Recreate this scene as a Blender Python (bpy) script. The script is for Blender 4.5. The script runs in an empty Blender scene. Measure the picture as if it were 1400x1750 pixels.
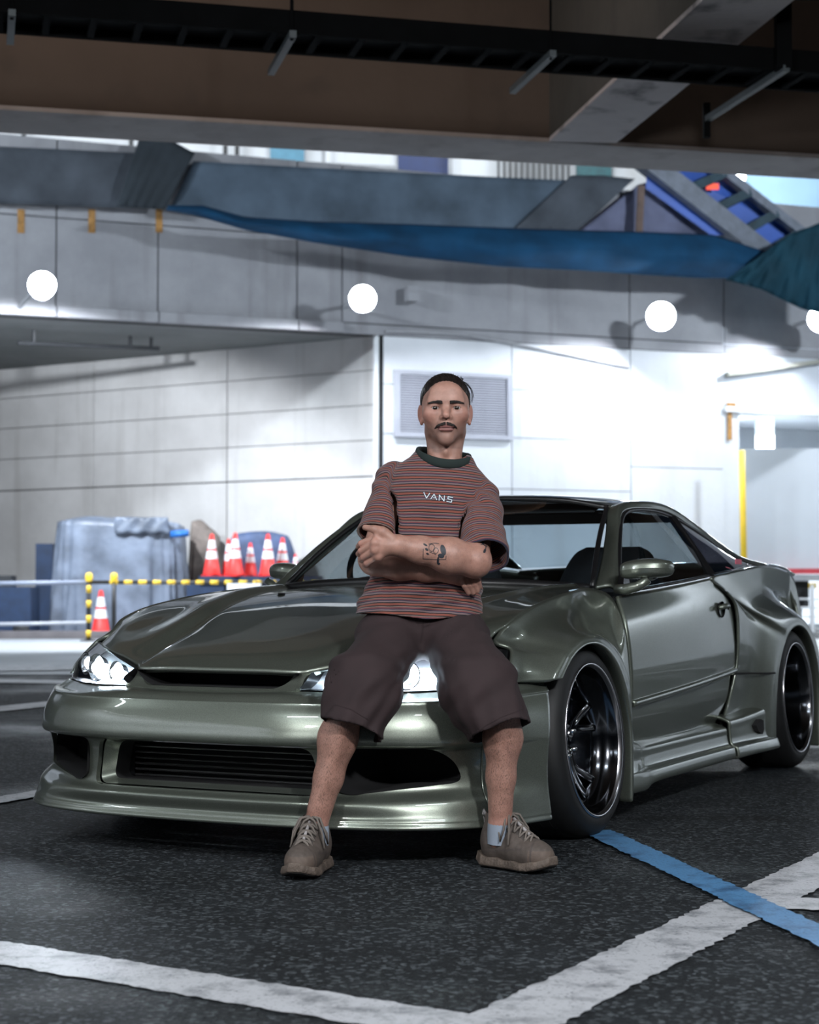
import bpy, bmesh, math, random
import numpy as np
from mathutils import Vector, Matrix, Euler
from mathutils.bvhtree import BVHTree
random.seed(7); np.random.seed(7)
S = bpy.context.scene
COL = S.collection
R = math.radians

# ------------------------------------------------------------------ camera, world, lights, exposure
FPX, PITCH, CAMZ = 3026.3, .043887, .79424
cd = bpy.data.cameras.new('camera'); cam = bpy.data.objects.new('camera', cd); COL.objects.link(cam)
cam.location = (0, 0, CAMZ); cam.rotation_euler = (math.pi/2 + PITCH, 0, 0)
cd.sensor_fit = 'HORIZONTAL'; cd.sensor_width = 24.0; cd.lens = FPX*24.0/1400
cd.dof.use_dof = True; cd.dof.focus_distance = 5.35; cd.dof.aperture_fstop = 4.0
cd.clip_end = 300; S.camera = cam
W_ = bpy.data.worlds.new('night'); S.world = W_; W_.use_nodes = True
W_.node_tree.nodes['Background'].inputs[0].default_value = (.20, .30, .50, 1)
W_.node_tree.nodes['Background'].inputs[1].default_value = .026
S.view_settings.view_transform = 'Standard'; S.view_settings.look = 'None'
S.cycles.max_bounces = 7; S.cycles.diffuse_bounces = 3; S.cycles.glossy_bounces = 4; S.cycles.transparent_max_bounces = 12
S.view_settings.exposure = 0.1; S.view_settings.gamma = 1.0; S.view_settings.use_curve_mapping = False

def area_light(name, loc, target, sx, sy, power, col=(1, 1, 1), spread=180):
    l = bpy.data.lights.new(name, 'AREA'); l.shape = 'RECTANGLE'; l.size = sx; l.size_y = sy; l.energy = power
    l.color = col; l.spread = R(spread)
    o = bpy.data.objects.new(name, l); COL.objects.link(o); o.location = loc
    o.rotation_euler = (Vector(target)-Vector(loc)).to_track_quat('-Z', 'Y').to_euler()
    return o
# assumed strip luminaires, unseen under the deck over the viewer (their housings are built with the ceiling)
ASSUMED_STRIPS = [(-2.7, 1.7, 4.30, 105), (2.5, 2.1, 4.30, 80), (-.2, -2.2, 4.30, 70), (-5.6, 5.6, 4.30, 50), (5.8, 5.4, 4.30, 35)]
for _x, _y, _z, _p in ASSUMED_STRIPS:
    area_light('strip_light', (_x, _y, _z-.07), (_x, _y, 0), 1.5, .22, _p*.8, (.86, .94, 1.0))
# two unseen flood heads on poles, assumed behind the viewer to brighten the man (poles built with the near deck)
ASSUMED_HEADS = [((-3.1, -.9, 3.6), 185), ((2.5, -1.0, 3.9), 350)]
for _p, _w in ASSUMED_HEADS: area_light('pole_head_light', _p, (.05, 5.3, .8), .5, .35, _w, (.97, .98, 1.0))
area_light('warm_deck_light', (-.6, 12.15, 6.15), (-.3, 14.3, 4.9), 9, .25, 32, (1.0, .80, .66))  # unseen fill light added to brighten the brown girder
area_light('street_light', (-13, 19, 9.0), (-2, 30, 6.6), 1.2, .5, 1250, (.80, .90, 1.0))  # unseen fill lights added on both sides to brighten the netting
area_light('street_light', (13, 20, 9.0), (3, 31, 6.8), 1.2, .5, 1250, (.80, .90, 1.0))
area_light('yard_wall_light', (17.4, 20, 6.4), (19, 20, 2.5), 14, .4, 900, (.85, .93, 1.0))  # unseen fills added to light the two walls the car mirrors
area_light('yard_wall_light', (-11.6, 1.0, 5.4), (-13, 1, 2.2), 14, .4, 700, (.90, .95, 1.0))
def spot_light(name, loc, target, power, size, blend, col, rad=.1):
    l = bpy.data.lights.new(name, 'SPOT'); l.energy = power; l.spot_size = R(size); l.spot_blend = blend; l.color = col
    l.shadow_soft_size = rad
    o = bpy.data.objects.new(name, l); COL.objects.link(o); o.location = loc
    o.rotation_euler = (Vector(target)-Vector(loc)).to_track_quat('-Z', 'Y').to_euler()
    return o

# ------------------------------------------------------------------ helpers
def ray(px, py):
    dx = (px-700)/FPX; dz = -(py-875)/FPX; c, s = math.cos(PITCH), math.sin(PITCH)
    return Vector((dx, c-dz*s, s+dz*c))
def at(px, py, Y):
    d = ray(px, py); t = Y/d.y
    return Vector((d.x*t, Y, CAMZ+d.z*t))
def gp(px, py, z=0.0):
    d = ray(px, py); t = (z-CAMZ)/d.z
    return Vector((d.x*t, d.y*t, z))

def tag(o, label=None, cat=None, group=None, kind=None):
    for k, v in (('label', label), ('category', cat), ('group', group), ('kind', kind)):
        if v: o[k] = v
    return o
def empty(name, loc=(0, 0, 0), rz=0, label=None, cat=None, group=None, kind=None):
    o = bpy.data.objects.new(name, None); COL.objects.link(o); o.location = loc; o.rotation_euler = (0, 0, rz)
    return tag(o, label, cat, group, kind)
def mesh_obj(name, verts, faces, mat=None, parent=None, smooth=False, loc=None):
    me = bpy.data.meshes.new(name); me.from_pydata([tuple(v) for v in verts], [], [tuple(f) for f in faces]); me.update()
    if smooth: me.polygons.foreach_set('use_smooth', [True]*len(me.polygons))
    o = bpy.data.objects.new(name, me); COL.objects.link(o)
    if mat:
        for m in (mat if isinstance(mat, (list, tuple)) else [mat]): me.materials.append(m)
    if parent: o.parent = parent
    if loc is not None: o.location = loc
    return o
def link_copy(o, parent=None, loc=None, rot=None):
    c = o.copy(); COL.objects.link(c); c.parent = parent
    if loc is not None: c.location = loc
    if rot is not None: c.rotation_euler = rot
    return c
def copy_tree(o, parent=None):
    c = o.copy(); COL.objects.link(c); c.parent = parent
    for ch in o.children: copy_tree(ch, c)
    return c
def bm_obj(name, bm, mat=None, parent=None, smooth=False, loc=None):
    me = bpy.data.meshes.new(name); bm.to_mesh(me); bm.free()
    if smooth: me.polygons.foreach_set('use_smooth', [True]*len(me.polygons))
    o = bpy.data.objects.new(name, me); COL.objects.link(o)
    if mat:
        for m in (mat if isinstance(mat, (list, tuple)) else [mat]): me.materials.append(m)
    if parent: o.parent = parent
    if loc is not None: o.location = loc
    return o
class MB:
    """collects boxes, tubes, quads into one mesh"""
    def __init__(s): s.v = []; s.f = []; s.m = []; s.mi = 0
    def add(s, vs, fs):
        n = len(s.v); s.v += [tuple(v) for v in vs]; s.f += [tuple(i+n for i in f) for f in fs]; s.m += [s.mi]*len(fs); return s
    def hexa(s, p):   # 8 corners: bottom 4 then top 4
        return s.add(p, [(3, 2, 1, 0), (4, 5, 6, 7), (0, 1, 5, 4), (1, 2, 6, 5), (2, 3, 7, 6), (3, 0, 4, 7)])
    def box(s, c, d, ax=None, ay=None, az=None):
        c = Vector(c); ax = Vector(ax or (1, 0, 0)).normalized(); ay = Vector(ay or (0, 1, 0)).normalized(); az = Vector(az) if az else ax.cross(ay); az.normalize()
        hx, hy, hz = ax*d[0]/2, ay*d[1]/2, az*d[2]/2
        return s.hexa([c-hx-hy-hz, c+hx-hy-hz, c+hx+hy-hz, c-hx+hy-hz, c-hx-hy+hz, c+hx-hy+hz, c+hx+hy+hz, c-hx+hy+hz])
    def beam(s, a, b, w, h, up=(0, 0, 1)):
        a, b = Vector(a), Vector(b); d = (b-a); L = d.length; d.normalize(); up = Vector(up)
        if abs(d.dot(up)) > .98: up = Vector((0, 1, 0))
        y = up.cross(d).normalized(); z = d.cross(y)
        return s.box((a+b)/2, (L, w, h), d, y, z)
    def tube(s, pts, r, n=8, cap=True):
        pts = [Vector(p) for p in pts]; rs = r if isinstance(r, (list, tuple)) else [r]*len(pts)
        vs = []; prev = None
        for i, p in enumerate(pts):
            d = (pts[min(i+1, len(pts)-1)]-pts[max(i-1, 0)]).normalized()
            if prev is None:
                a = Vector((0, 0, 1)) if abs(d.z) < .9 else Vector((1, 0, 0)); x = d.cross(a).normalized()
            else:
                x = (prev-d*prev.dot(d)).normalized()
            prev = x; y = d.cross(x)
            for k in range(n):
                t = 2*math.pi*k/n; vs.append(p+(x*math.cos(t)+y*math.sin(t))*rs[i])
        fs = []
        for i in range(len(pts)-1):
            for k in range(n):
                k2 = (k+1) % n; fs.append((i*n+k, i*n+k2, (i+1)*n+k2, (i+1)*n+k))
        if cap: fs += [tuple(range(n))[::-1], tuple(range((len(pts)-1)*n, len(pts)*n))]
        return s.add(vs, fs)
    def lathe(s, prof, o=(0, 0, 0), ax=(0, 0, 1), n=24, cap=False):
        o = Vector(o); ax = Vector(ax).normalized(); a = Vector((0, 0, 1)) if abs(ax.z) < .9 else Vector((1, 0, 0)); x = ax.cross(a).normalized(); y = ax.cross(x)
        vs = []; fs = []
        for r, h in prof:
            for k in range(n):
                t = 2*math.pi*k/n; vs.append(o+ax*h+(x*math.cos(t)+y*math.sin(t))*r)
        for i in range(len(prof)-1):
            for k in range(n):
                k2 = (k+1) % n; fs.append((i*n+k, i*n+k2, (i+1)*n+k2, (i+1)*n+k))
        if cap: fs += [tuple(range(n))[::-1], tuple(range((len(prof)-1)*n, len(prof)*n))]
        return s.add(vs, fs)
    def build(s, name, mat=None, parent=None, smooth=False, loc=None, group=None):
        o = mesh_obj(name, s.v, s.f, mat, parent, smooth, loc)
        if any(s.m): o.data.polygons.foreach_set('material_index', s.m)
        return o
def smooth_angle(o, deg=35):
    me = o.data; me.polygons.foreach_set('use_smooth', [True]*len(me.polygons))
    bm = bmesh.new(); bm.from_mesh(me); bm.edges.ensure_lookup_table(); lim = R(deg)
    sh = [(len(e.link_faces) == 2 and e.calc_face_angle(0) > lim) for e in bm.edges]; bm.free()
    at_ = me.attributes.get('sharp_edge') or me.attributes.new('sharp_edge', 'BOOLEAN', 'EDGE')
    at_.data.foreach_set('value', sh); me.update()
    return o

# ------------------------------------------------------------------ materials
def new_mat(name):
    m = bpy.data.materials.new(name); m.use_nodes = True; nt = m.node_tree; return m, nt, nt.nodes, nt.links, nt.nodes['Principled BSDF']
def setp(b, **k):
    names = dict(color='Base Color', rough='Roughness', metal='Metallic', coat='Coat Weight', coat_rough='Coat Roughness', spec='Specular IOR Level', emit='Emission Color', emit_s='Emission Strength', alpha='Alpha', trans='Transmission Weight', sheen='Sheen Weight', sss='Subsurface Weight', ior='IOR')
    for a, v in k.items():
        if v is None: continue
        if a in ('color', 'emit') and len(v) == 3: v = (*v, 1)
        b.inputs[names[a]].default_value = v
def plain(name, color, rough=.6, var=.25, scale=6, bump=.0, bscale=40, **k):
    """principled material with a gentle noise variation of colour and an optional bump"""
    m, nt, N, L, b = new_mat(name); setp(b, color=color, rough=rough, **k)
    tc = N.new('ShaderNodeTexCoord')
    if var > 0:
        nz = N.new('ShaderNodeTexNoise'); nz.inputs['Scale'].default_value = scale; nz.inputs['Detail'].default_value = 6
        L.new(tc.outputs['Object'], nz.inputs['Vector'])
        cr = N.new('ShaderNodeValToRGB'); c = np.array(color)
        cr.color_ramp.elements[0].position = .3; cr.color_ramp.elements[1].position = .7
        cr.color_ramp.elements[0].color = (*np.clip(c*(1-var), 0, 1), 1); cr.color_ramp.elements[1].color = (*np.clip(c*(1+var), 0, 1), 1)
        L.new(nz.outputs['Fac'], cr.inputs['Fac']); L.new(cr.outputs['Color'], b.inputs['Base Color'])
    if bump:
        n2 = N.new('ShaderNodeTexNoise'); n2.inputs['Scale'].default_value = bscale; n2.inputs['Detail'].default_value = 5
        L.new(tc.outputs['Object'], n2.inputs['Vector']); bp = N.new('ShaderNodeBump'); bp.inputs['Strength'].default_value = bump; bp.inputs['Distance'].default_value = .02
        L.new(n2.outputs['Fac'], bp.inputs['Height']); L.new(bp.outputs['Normal'], b.inputs['Normal'])
    return m
def emit_mat(name, color, s):
    m, nt, N, L, b = new_mat(name); setp(b, color=(0, 0, 0), emit=color, emit_s=s, rough=.5); return m
def concrete(name, c0, c1, stain=(.10, .09, .085), stain_amt=.5, scale=.9, streak=True):
    m, nt, N, L, b = new_mat(name); tc = N.new('ShaderNodeTexCoord')
    n1 = N.new('ShaderNodeTexNoise'); n1.inputs['Scale'].default_value = scale; n1.inputs['Detail'].default_value = 8; n1.inputs['Roughness'].default_value = .62
    L.new(tc.outputs['Object'], n1.inputs['Vector'])
    r1 = N.new('ShaderNodeValToRGB'); r1.color_ramp.elements[0].position = .35; r1.color_ramp.elements[1].position = .65
    r1.color_ramp.elements[0].color = (*c0, 1); r1.color_ramp.elements[1].color = (*c1, 1); L.new(n1.outputs['Fac'], r1.inputs['Fac'])
    mp = N.new('ShaderNodeMapping'); mp.inputs['Scale'].default_value = (2.4, 2.4, .16 if streak else 2.4); L.new(tc.outputs['Object'], mp.inputs['Vector'])
    n2 = N.new('ShaderNodeTexNoise'); n2.inputs['Scale'].default_value = 1.3; n2.inputs['Detail'].default_value = 9; L.new(mp.outputs['Vector'], n2.inputs['Vector'])
    r2 = N.new('ShaderNodeValToRGB'); r2.color_ramp.elements[0].position = .55; r2.color_ramp.elements[1].position = .78
    r2.color_ramp.elements[0].color = (0, 0, 0, 1); r2.color_ramp.elements[1].color = (stain_amt,)*3+(1,); L.new(n2.outputs['Fac'], r2.inputs['Fac'])
    mx = N.new('ShaderNodeMixRGB'); mx.inputs['Color2'].default_value = (*stain, 1); L.new(r2.outputs['Color'], mx.inputs['Fac']); L.new(r1.outputs['Color'], mx.inputs['Color1'])
    L.new(mx.outputs['Color'], b.inputs['Base Color']); setp(b, rough=.85)
    n3 = N.new('ShaderNodeTexNoise'); n3.inputs['Scale'].default_value = 14; n3.inputs['Detail'].default_value = 6; L.new(tc.outputs['Object'], n3.inputs['Vector'])
    bp = N.new('ShaderNodeBump'); bp.inputs['Strength'].default_value = .25; bp.inputs['Distance'].default_value = .02; L.new(n3.outputs['Fac'], bp.inputs['Height']); L.new(bp.outputs['Normal'], b.inputs['Normal'])
    return m
def fabric(name, color, rough=.9, scale=700, bump=.25, var=.15, vscale=9, sheen=.0):
    m, nt, N, L, b = new_mat(name); setp(b, rough=rough, sheen=sheen); tc = N.new('ShaderNodeTexCoord')
    nz = N.new('ShaderNodeTexNoise'); nz.inputs['Scale'].default_value = vscale; nz.inputs['Detail'].default_value = 7; L.new(tc.outputs['Object'], nz.inputs['Vector'])
    cr = N.new('ShaderNodeValToRGB'); c = np.array(color); cr.color_ramp.elements[0].position = .3; cr.color_ramp.elements[1].position = .7
    cr.color_ramp.elements[0].color = (*c*(1-var), 1); cr.color_ramp.elements[1].color = (*np.clip(c*(1+var), 0, 1), 1)
    L.new(nz.outputs['Fac'], cr.inputs['Fac']); L.new(cr.outputs['Color'], b.inputs['Base Color'])
    wv = N.new('ShaderNodeTexNoise'); wv.inputs['Scale'].default_value = scale; L.new(tc.outputs['Object'], wv.inputs['Vector'])
    bp = N.new('ShaderNodeBump'); bp.inputs['Strength'].default_value = bump; bp.inputs['Distance'].default_value = .002; L.new(wv.outputs['Fac'], bp.inputs['Height']); L.new(bp.outputs['Normal'], b.inputs['Normal'])
    return m
# ================================================================== SETTING
# ---- asphalt floor
def asphalt():
    m, nt, N, L, b = new_mat('asphalt'); tc = N.new('ShaderNodeTexCoord')
    def noise(scale, det=6, rough=.6):
        n = N.new('ShaderNodeTexNoise'); n.inputs['Scale'].default_value = scale; n.inputs['Detail'].default_value = det; n.inputs['Roughness'].default_value = rough
        L.new(tc.outputs['Object'], n.inputs['Vector']); return n
    def ramp(src, p0, c0, p1, c1):
        r = N.new('ShaderNodeValToRGB'); r.color_ramp.elements[0].position = p0; r.color_ramp.elements[1].position = p1
        r.color_ramp.elements[0].color = (*c0, 1); r.color_ramp.elements[1].color = (*c1, 1); L.new(src, r.inputs['Fac']); return r
    vo = N.new('ShaderNodeTexVoronoi'); vo.inputs['Scale'].default_value = 95; L.new(tc.outputs['Object'], vo.inputs['Vector'])
    big = noise(.55, 5); mid = noise(3.0, 6)
    base = ramp(mid.outputs['Fac'], .35, (.005, .007, .009), .68, (.013, .017, .021))
    # pale aggregate stones
    hs = N.new('ShaderNodeSeparateColor'); L.new(vo.outputs['Color'], hs.inputs['Color'])
    st = ramp(hs.outputs['Red'], .70, (0, 0, 0), 1.0, (.75, .75, .75))
    mx = N.new('ShaderNodeMixRGB'); mx.inputs['Color2'].default_value = (.13, .15, .165, 1); L.new(st.outputs['Color'], mx.inputs['Fac']); L.new(base.outputs['Color'], mx.inputs['Color1'])
    # oil stains with soft edges
    oil = ramp(noise(.9, 3).outputs['Fac'], .60, (1, 1, 1), .70, (.35, .35, .35))
    mo = N.new('ShaderNodeMixRGB'); mo.blend_type = 'MULTIPLY'; mo.inputs['Fac'].default_value = 1; L.new(mx.outputs['Color'], mo.inputs['Color1']); L.new(oil.outputs['Color'], mo.inputs['Color2'])
    L.new(mo.outputs['Color'], b.inputs['Base Color'])
    wet = ramp(big.outputs['Fac'], .46, (.70, .70, .70), .66, (.23, .23, .23)); L.new(wet.outputs['Color'], b.inputs['Roughness'])
    bh = N.new('ShaderNodeMath'); bh.operation = 'ADD'; fine = noise(260, 3)
    L.new(vo.outputs['Distance'], bh.inputs[0]); L.new(fine.outputs['Fac'], bh.inputs[1])
    bp = N.new('ShaderNodeBump'); bp.inputs['Strength'].default_value = 1.0; bp.inputs['Distance'].default_value = .008; L.new(bh.outputs[0], bp.inputs['Height'])
    L.new(bp.outputs['Normal'], b.inputs['Normal']); setp(b, spec=.30)
    return m
M_asphalt = asphalt()
floor = mesh_obj('floor', [(-40, -12, 0), (40, -12, 0), (40, 70, 0), (-40, 70, 0)], [(0, 1, 2, 3)], M_asphalt)
tag(floor, 'dark wet asphalt parking ground with pale speckled stones', 'floor', kind='structure')
M_lane = plain('lane_concrete', (.30, .32, .34), .42, .18, .8, .2, 30)
_l = mesh_obj('road', [(-40, 16.6, .004), (40, 16.6, .004), (40, 28.6, .004), (-40, 28.6, .004)], [(0, 1, 2, 3)], M_lane)
tag(_l, 'pale damp concrete driving lane behind the parking bays', 'road', kind='structure')

def paint_mat(name, col, dirt):
    m, nt, N, L, b = new_mat(name); tc = N.new('ShaderNodeTexCoord')
    n = N.new('ShaderNodeTexNoise'); n.inputs['Scale'].default_value = 9; n.inputs['Detail'].default_value = 9; n.inputs['Roughness'].default_value = .7; L.new(tc.outputs['Object'], n.inputs['Vector'])
    r = N.new('ShaderNodeValToRGB'); e = r.color_ramp.elements; e[0].position = .36; e[0].color = (*dirt, 1); e[1].position = .52; e[1].color = (*col, 1); L.new(n.outputs['Fac'], r.inputs['Fac'])
    v = N.new('ShaderNodeTexNoise'); v.inputs['Scale'].default_value = 120; v.inputs['Detail'].default_value = 3; L.new(tc.outputs['Object'], v.inputs['Vector'])
    r2 = N.new('ShaderNodeValToRGB'); e = r2.color_ramp.elements; e[0].position = .30; e[0].color = (.25, .26, .28, 1); e[1].position = .42; e[1].color = (1, 1, 1, 1); L.new(v.outputs['Fac'], r2.inputs['Fac'])
    mx = N.new('ShaderNodeMixRGB'); mx.blend_type = 'MULTIPLY'; mx.inputs['Fac'].default_value = .8; L.new(r.outputs['Color'], mx.inputs['Color1']); L.new(r2.outputs['Color'], mx.inputs['Color2'])
    L.new(mx.outputs['Color'], b.inputs['Base Color']); setp(b, rough=.5)
    bp = N.new('ShaderNodeBump'); bp.inputs['Strength'].default_value = .5; bp.inputs['Distance'].default_value = .004; L.new(v.outputs['Fac'], bp.inputs['Height']); L.new(bp.outputs['Normal'], b.inputs['Normal'])
    return m
M_wline = paint_mat('white_road_paint', (.44, .45, .475), (.20, .21, .225)); M_bline = paint_mat('blue_road_paint', (.075, .22, .42), (.03, .09, .19))
ZL = [0.003]
def road_line(p0, p1, w, mat, z=.004, jag=.006, label=None):
    p0, p1 = Vector((p0[0], p0[1], 0)), Vector((p1[0], p1[1], 0)); d = (p1-p0); L_ = d.length; d.normalize(); nrm = Vector((-d.y, d.x, 0)); n = max(4, int(L_/.02))
    ZL[0] += .0007; z = z-.004+ZL[0]
    v = []; f = []
    for i in range(n+1):
        c = p0+d*(L_*i/n)
        for s in (-1, 1): v.append(c+nrm*s*(w/2+random.uniform(-jag, jag))+Vector((0, 0, z)))
    for i in range(n): f.append((2*i, 2*i+2, 2*i+3, 2*i+1))
    o = mesh_obj('painted_line', v, f, mat, floor); o.parent = floor
    if label: o['label'] = label
    return o
def line_px(a0, a1, b0, b1, mat, z=.004, label=None):
    """painted line whose two long edges run through the measured ground points a0-a1 and b0-b1"""
    a0, a1, b0, b1 = [gp(*p) for p in (a0, a1, b0, b1)]
    d = ((a1-a0).normalized()+(b1-b0).normalized()).normalized(); nrm = Vector((-d.y, d.x, 0))
    w = abs(((b0+b1)/2-(a0+a1)/2).dot(nrm)); c = (a0+a1+b0+b1)/4
    ts = [(p-c).dot(d) for p in (a0, a1, b0, b1)]
    return c, d, w, min(ts), max(ts), mat, z, label
def put(l, ext0=0, ext1=0):
    c, d, w, t0, t1, mat, z, label = l; return road_line(c+d*(t0-ext0), c+d*(t1+ext1), w, mat, z, label=label)
put(line_px((0, 1611), (800, 1735), (0, 1650), (600, 1752), M_wline, label='white bay line crossing in front of the car'), .8, .05)
put(line_px((812, 1733), (1212, 1547), (968, 1750), (1290, 1578), M_wline, label='white bay line running back beside the car'), .12, 4.5)
put(line_px((1050, 1424), (1400, 1586), (1004, 1432), (1400, 1622), M_bline, .008, label='pale blue line crossing the white bay line'), 0.02, 1.2)
put(line_px((1345, 1540), (1400, 1536), (1345, 1553), (1400, 1563), M_wline, .004), .05, 3)
put(line_px((0, 1364), (76, 1350), (0, 1375), (76, 1362), M_wline), 4, .4)
put(line_px((0, 1208), (104, 1198), (0, 1218), (104, 1206), M_wline), 3, 3)
put(line_px((0, 1162), (125, 1164), (0, 1168), (125, 1170), M_wline), 3, 14)
put(line_px((0, 1138), (85, 1137), (0, 1149), (85, 1148), M_wline, .009), 5, 0)
put(line_px((120, 1138), (300, 1138), (120, 1147), (300, 1147), M_wline, .009), 0, 0)

# ---- far deck: frame of the fascia plane (s along it, z up, o towards the viewer)
KX, KY = at(650, 600, 30.0).x, 30.0
_n = math.hypot(1, .38); FE = Vector((1/_n, .38/_n, 0)); FN = Vector((FE.y, -FE.x, 0))
def fp(s, z, o=0.0): return Vector((KX, KY, 0))+FE*s+FN*o+Vector((0, 0, z))
def f_at(px, py, o=0.0):
    d = ray(px, py); k = Vector((KX, KY, 0))+FN*o-Vector((0, 0, CAMZ)); t = k.dot(FN)/d.dot(FN); p = d*t; q = p+Vector((0, 0, CAMZ))
    return (q-Vector((KX, KY, 0))).dot(FE), q.z
def fbox(mb, s0, s1, z0, z1, o0, o1):
    return mb.hexa([fp(s0, z0, o1), fp(s1, z0, o1), fp(s1, z0, o0), fp(s0, z0, o0), fp(s0, z1, o1), fp(s1, z1, o1), fp(s1, z1, o0), fp(s0, z1, o0)])
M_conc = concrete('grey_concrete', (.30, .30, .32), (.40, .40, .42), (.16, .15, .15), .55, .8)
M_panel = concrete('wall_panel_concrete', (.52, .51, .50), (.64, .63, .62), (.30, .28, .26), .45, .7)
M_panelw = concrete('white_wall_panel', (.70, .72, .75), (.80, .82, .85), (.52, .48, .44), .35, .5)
M_dark = plain('dark_gap', (.03, .03, .033), .9, 0)
M_dsteel = plain('dark_steel', (.02, .022, .025), .55, .2)
M_white = plain('white_paint', (.78, .80, .82), .5, .06)
M_rust = plain('rust_stain', (.42, .22, .07), .8, .35, 12)
ZB = 5.13                                       # underside of the far deck
# fascia of the deck: panels between joints
wall_back = empty('wall_back', (0, 0, 0), label='grey concrete edge of the upper deck carrying the floodlights', cat='wall', kind='structure')
sj = [-26.0, -19.0, -13.0, f_at(160, 480)[0]-.6, f_at(270, 480)[0], f_at(508, 480)[0], f_at(585, 480)[0], f_at(1076, 500)[0], f_at(1237, 500)[0], 11.5, 16.5, 22.0]
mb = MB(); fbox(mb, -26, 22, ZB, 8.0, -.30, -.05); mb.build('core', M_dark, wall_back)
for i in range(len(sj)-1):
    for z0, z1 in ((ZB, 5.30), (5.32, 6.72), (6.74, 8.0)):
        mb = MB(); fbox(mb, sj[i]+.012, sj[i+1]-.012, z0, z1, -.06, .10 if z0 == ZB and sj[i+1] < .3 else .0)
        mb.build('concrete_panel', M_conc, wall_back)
for px in (36, 157, 272):                        # rust streaks below the coping
    s, z = f_at(px, 360); mb = MB(); fbox(mb, s-.055, s+.055, z-.36, z+.02, 0, .006); mb.build('rust_streak', M_rust, wall_back)
# deck slab and soffit behind the fascia
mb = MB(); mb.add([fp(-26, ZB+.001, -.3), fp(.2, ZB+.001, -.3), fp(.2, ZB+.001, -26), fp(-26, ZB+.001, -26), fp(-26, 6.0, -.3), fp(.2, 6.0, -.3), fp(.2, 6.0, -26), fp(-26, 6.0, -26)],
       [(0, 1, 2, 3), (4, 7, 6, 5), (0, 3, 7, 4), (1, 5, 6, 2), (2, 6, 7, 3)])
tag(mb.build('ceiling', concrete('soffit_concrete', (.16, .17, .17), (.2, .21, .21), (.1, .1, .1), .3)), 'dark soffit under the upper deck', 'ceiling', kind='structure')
# pipe under the soffit
pr = empty('soffit_pipe', (0, 0, 0), label='thin dark pipe hung on short rods under the deck soffit', cat='pipe')
a, b_ = at(30, 586, 29.3), at(272, 596, 30.4); MB().tube([a, b_], .035).build('pipe', M_dsteel, pr)
for px, py, Y in ((58, 587, 29.45), (222, 594, 30.15), (258, 595, 30.35)):
    p = at(px, py, Y); MB().tube([p, (p.x, p.y, ZB+.02)], .03).build('hanger_rod', M_dsteel, pr)
# left recessed wall
LK = Vector((KX-.02, KY+.12, 0)); LG = (Vector((at(0, 600, 34.8).x, 34.8, 0))-LK).normalized(); LN = Vector((-LG.y, LG.x, 0))
if LN.y > 0: LN = -LN
def lp(s, z, o=0.0): return LK+LG*s+LN*o+Vector((0, 0, z))
def l_at(px):
    d = ray(px, 800); t = LK.dot(LN)/(d.x*LN.x+d.y*LN.y); return (Vector((d.x*t, d.y*t, 0))-LK).dot(LG)
wall_left = empty('wall_left', label='pale concrete panelled wall recessed under the upper deck', cat='wall', kind='structure')
def lbox(mb, s0, s1, z0, z1, o0, o1): return mb.hexa([lp(s1, z0, o1), lp(s0, z0, o1), lp(s0, z0, o0), lp(s1, z0, o0), lp(s1, z1, o1), lp(s0, z1, o1), lp(s0, z1, o0), lp(s1, z1, o0)])
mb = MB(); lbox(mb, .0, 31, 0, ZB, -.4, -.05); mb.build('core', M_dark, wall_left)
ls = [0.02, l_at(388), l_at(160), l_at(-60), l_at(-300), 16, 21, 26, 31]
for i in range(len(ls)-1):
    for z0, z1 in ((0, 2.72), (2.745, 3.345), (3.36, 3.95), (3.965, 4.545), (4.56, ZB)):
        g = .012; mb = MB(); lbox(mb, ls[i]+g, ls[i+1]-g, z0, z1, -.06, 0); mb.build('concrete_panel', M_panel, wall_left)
MB().tube([lp(.02, 0, .06), lp(.02, ZB, .06)], .05).build('corner_pipe', M_white, wall_left)
# right white wall below the fascia
wall_right = empty('wall_right', label='brightly lit white panelled wall behind the man', cat='wall', kind='structure')
SR = f_at(1238, 700)[0]
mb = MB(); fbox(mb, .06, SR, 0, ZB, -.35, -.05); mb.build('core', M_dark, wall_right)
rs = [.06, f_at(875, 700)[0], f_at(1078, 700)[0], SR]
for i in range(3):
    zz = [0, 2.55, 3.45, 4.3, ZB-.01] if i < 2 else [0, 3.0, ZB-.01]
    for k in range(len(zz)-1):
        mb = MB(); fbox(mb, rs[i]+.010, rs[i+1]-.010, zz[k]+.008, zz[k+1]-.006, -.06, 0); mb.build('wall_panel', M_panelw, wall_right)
# conduit drooping over the white wall
pts = [fp(*f_at(x, y, .04), .04) for x, y in ((660, 566), (720, 568), (790, 572), (880, 588), (980, 608), (1076, 628))]
tag(MB().tube(pts, .022).build('conduit', plain('conduit_grey', (.42, .42, .44), .6, .1), None, True), 'thin grey conduit sloping across the white wall', 'cable')
# electrical box on the fascia
s, z = f_at(700, 505); bx = empty('junction_box', fp(s, z), label='small grey junction box on the deck edge between two floodlights', cat='box')
mb = MB(); mb.box((0, 0, 0), (.2, .2, .24), FE, -FN); o = mb.build('body', M_conc, bx, loc=FN*.105); mb = MB(); mb.box((0, 0, 0), (.22, .02, .26), FE, -FN); mb.build('lid', M_conc, bx, loc=FN*.216)

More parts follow.
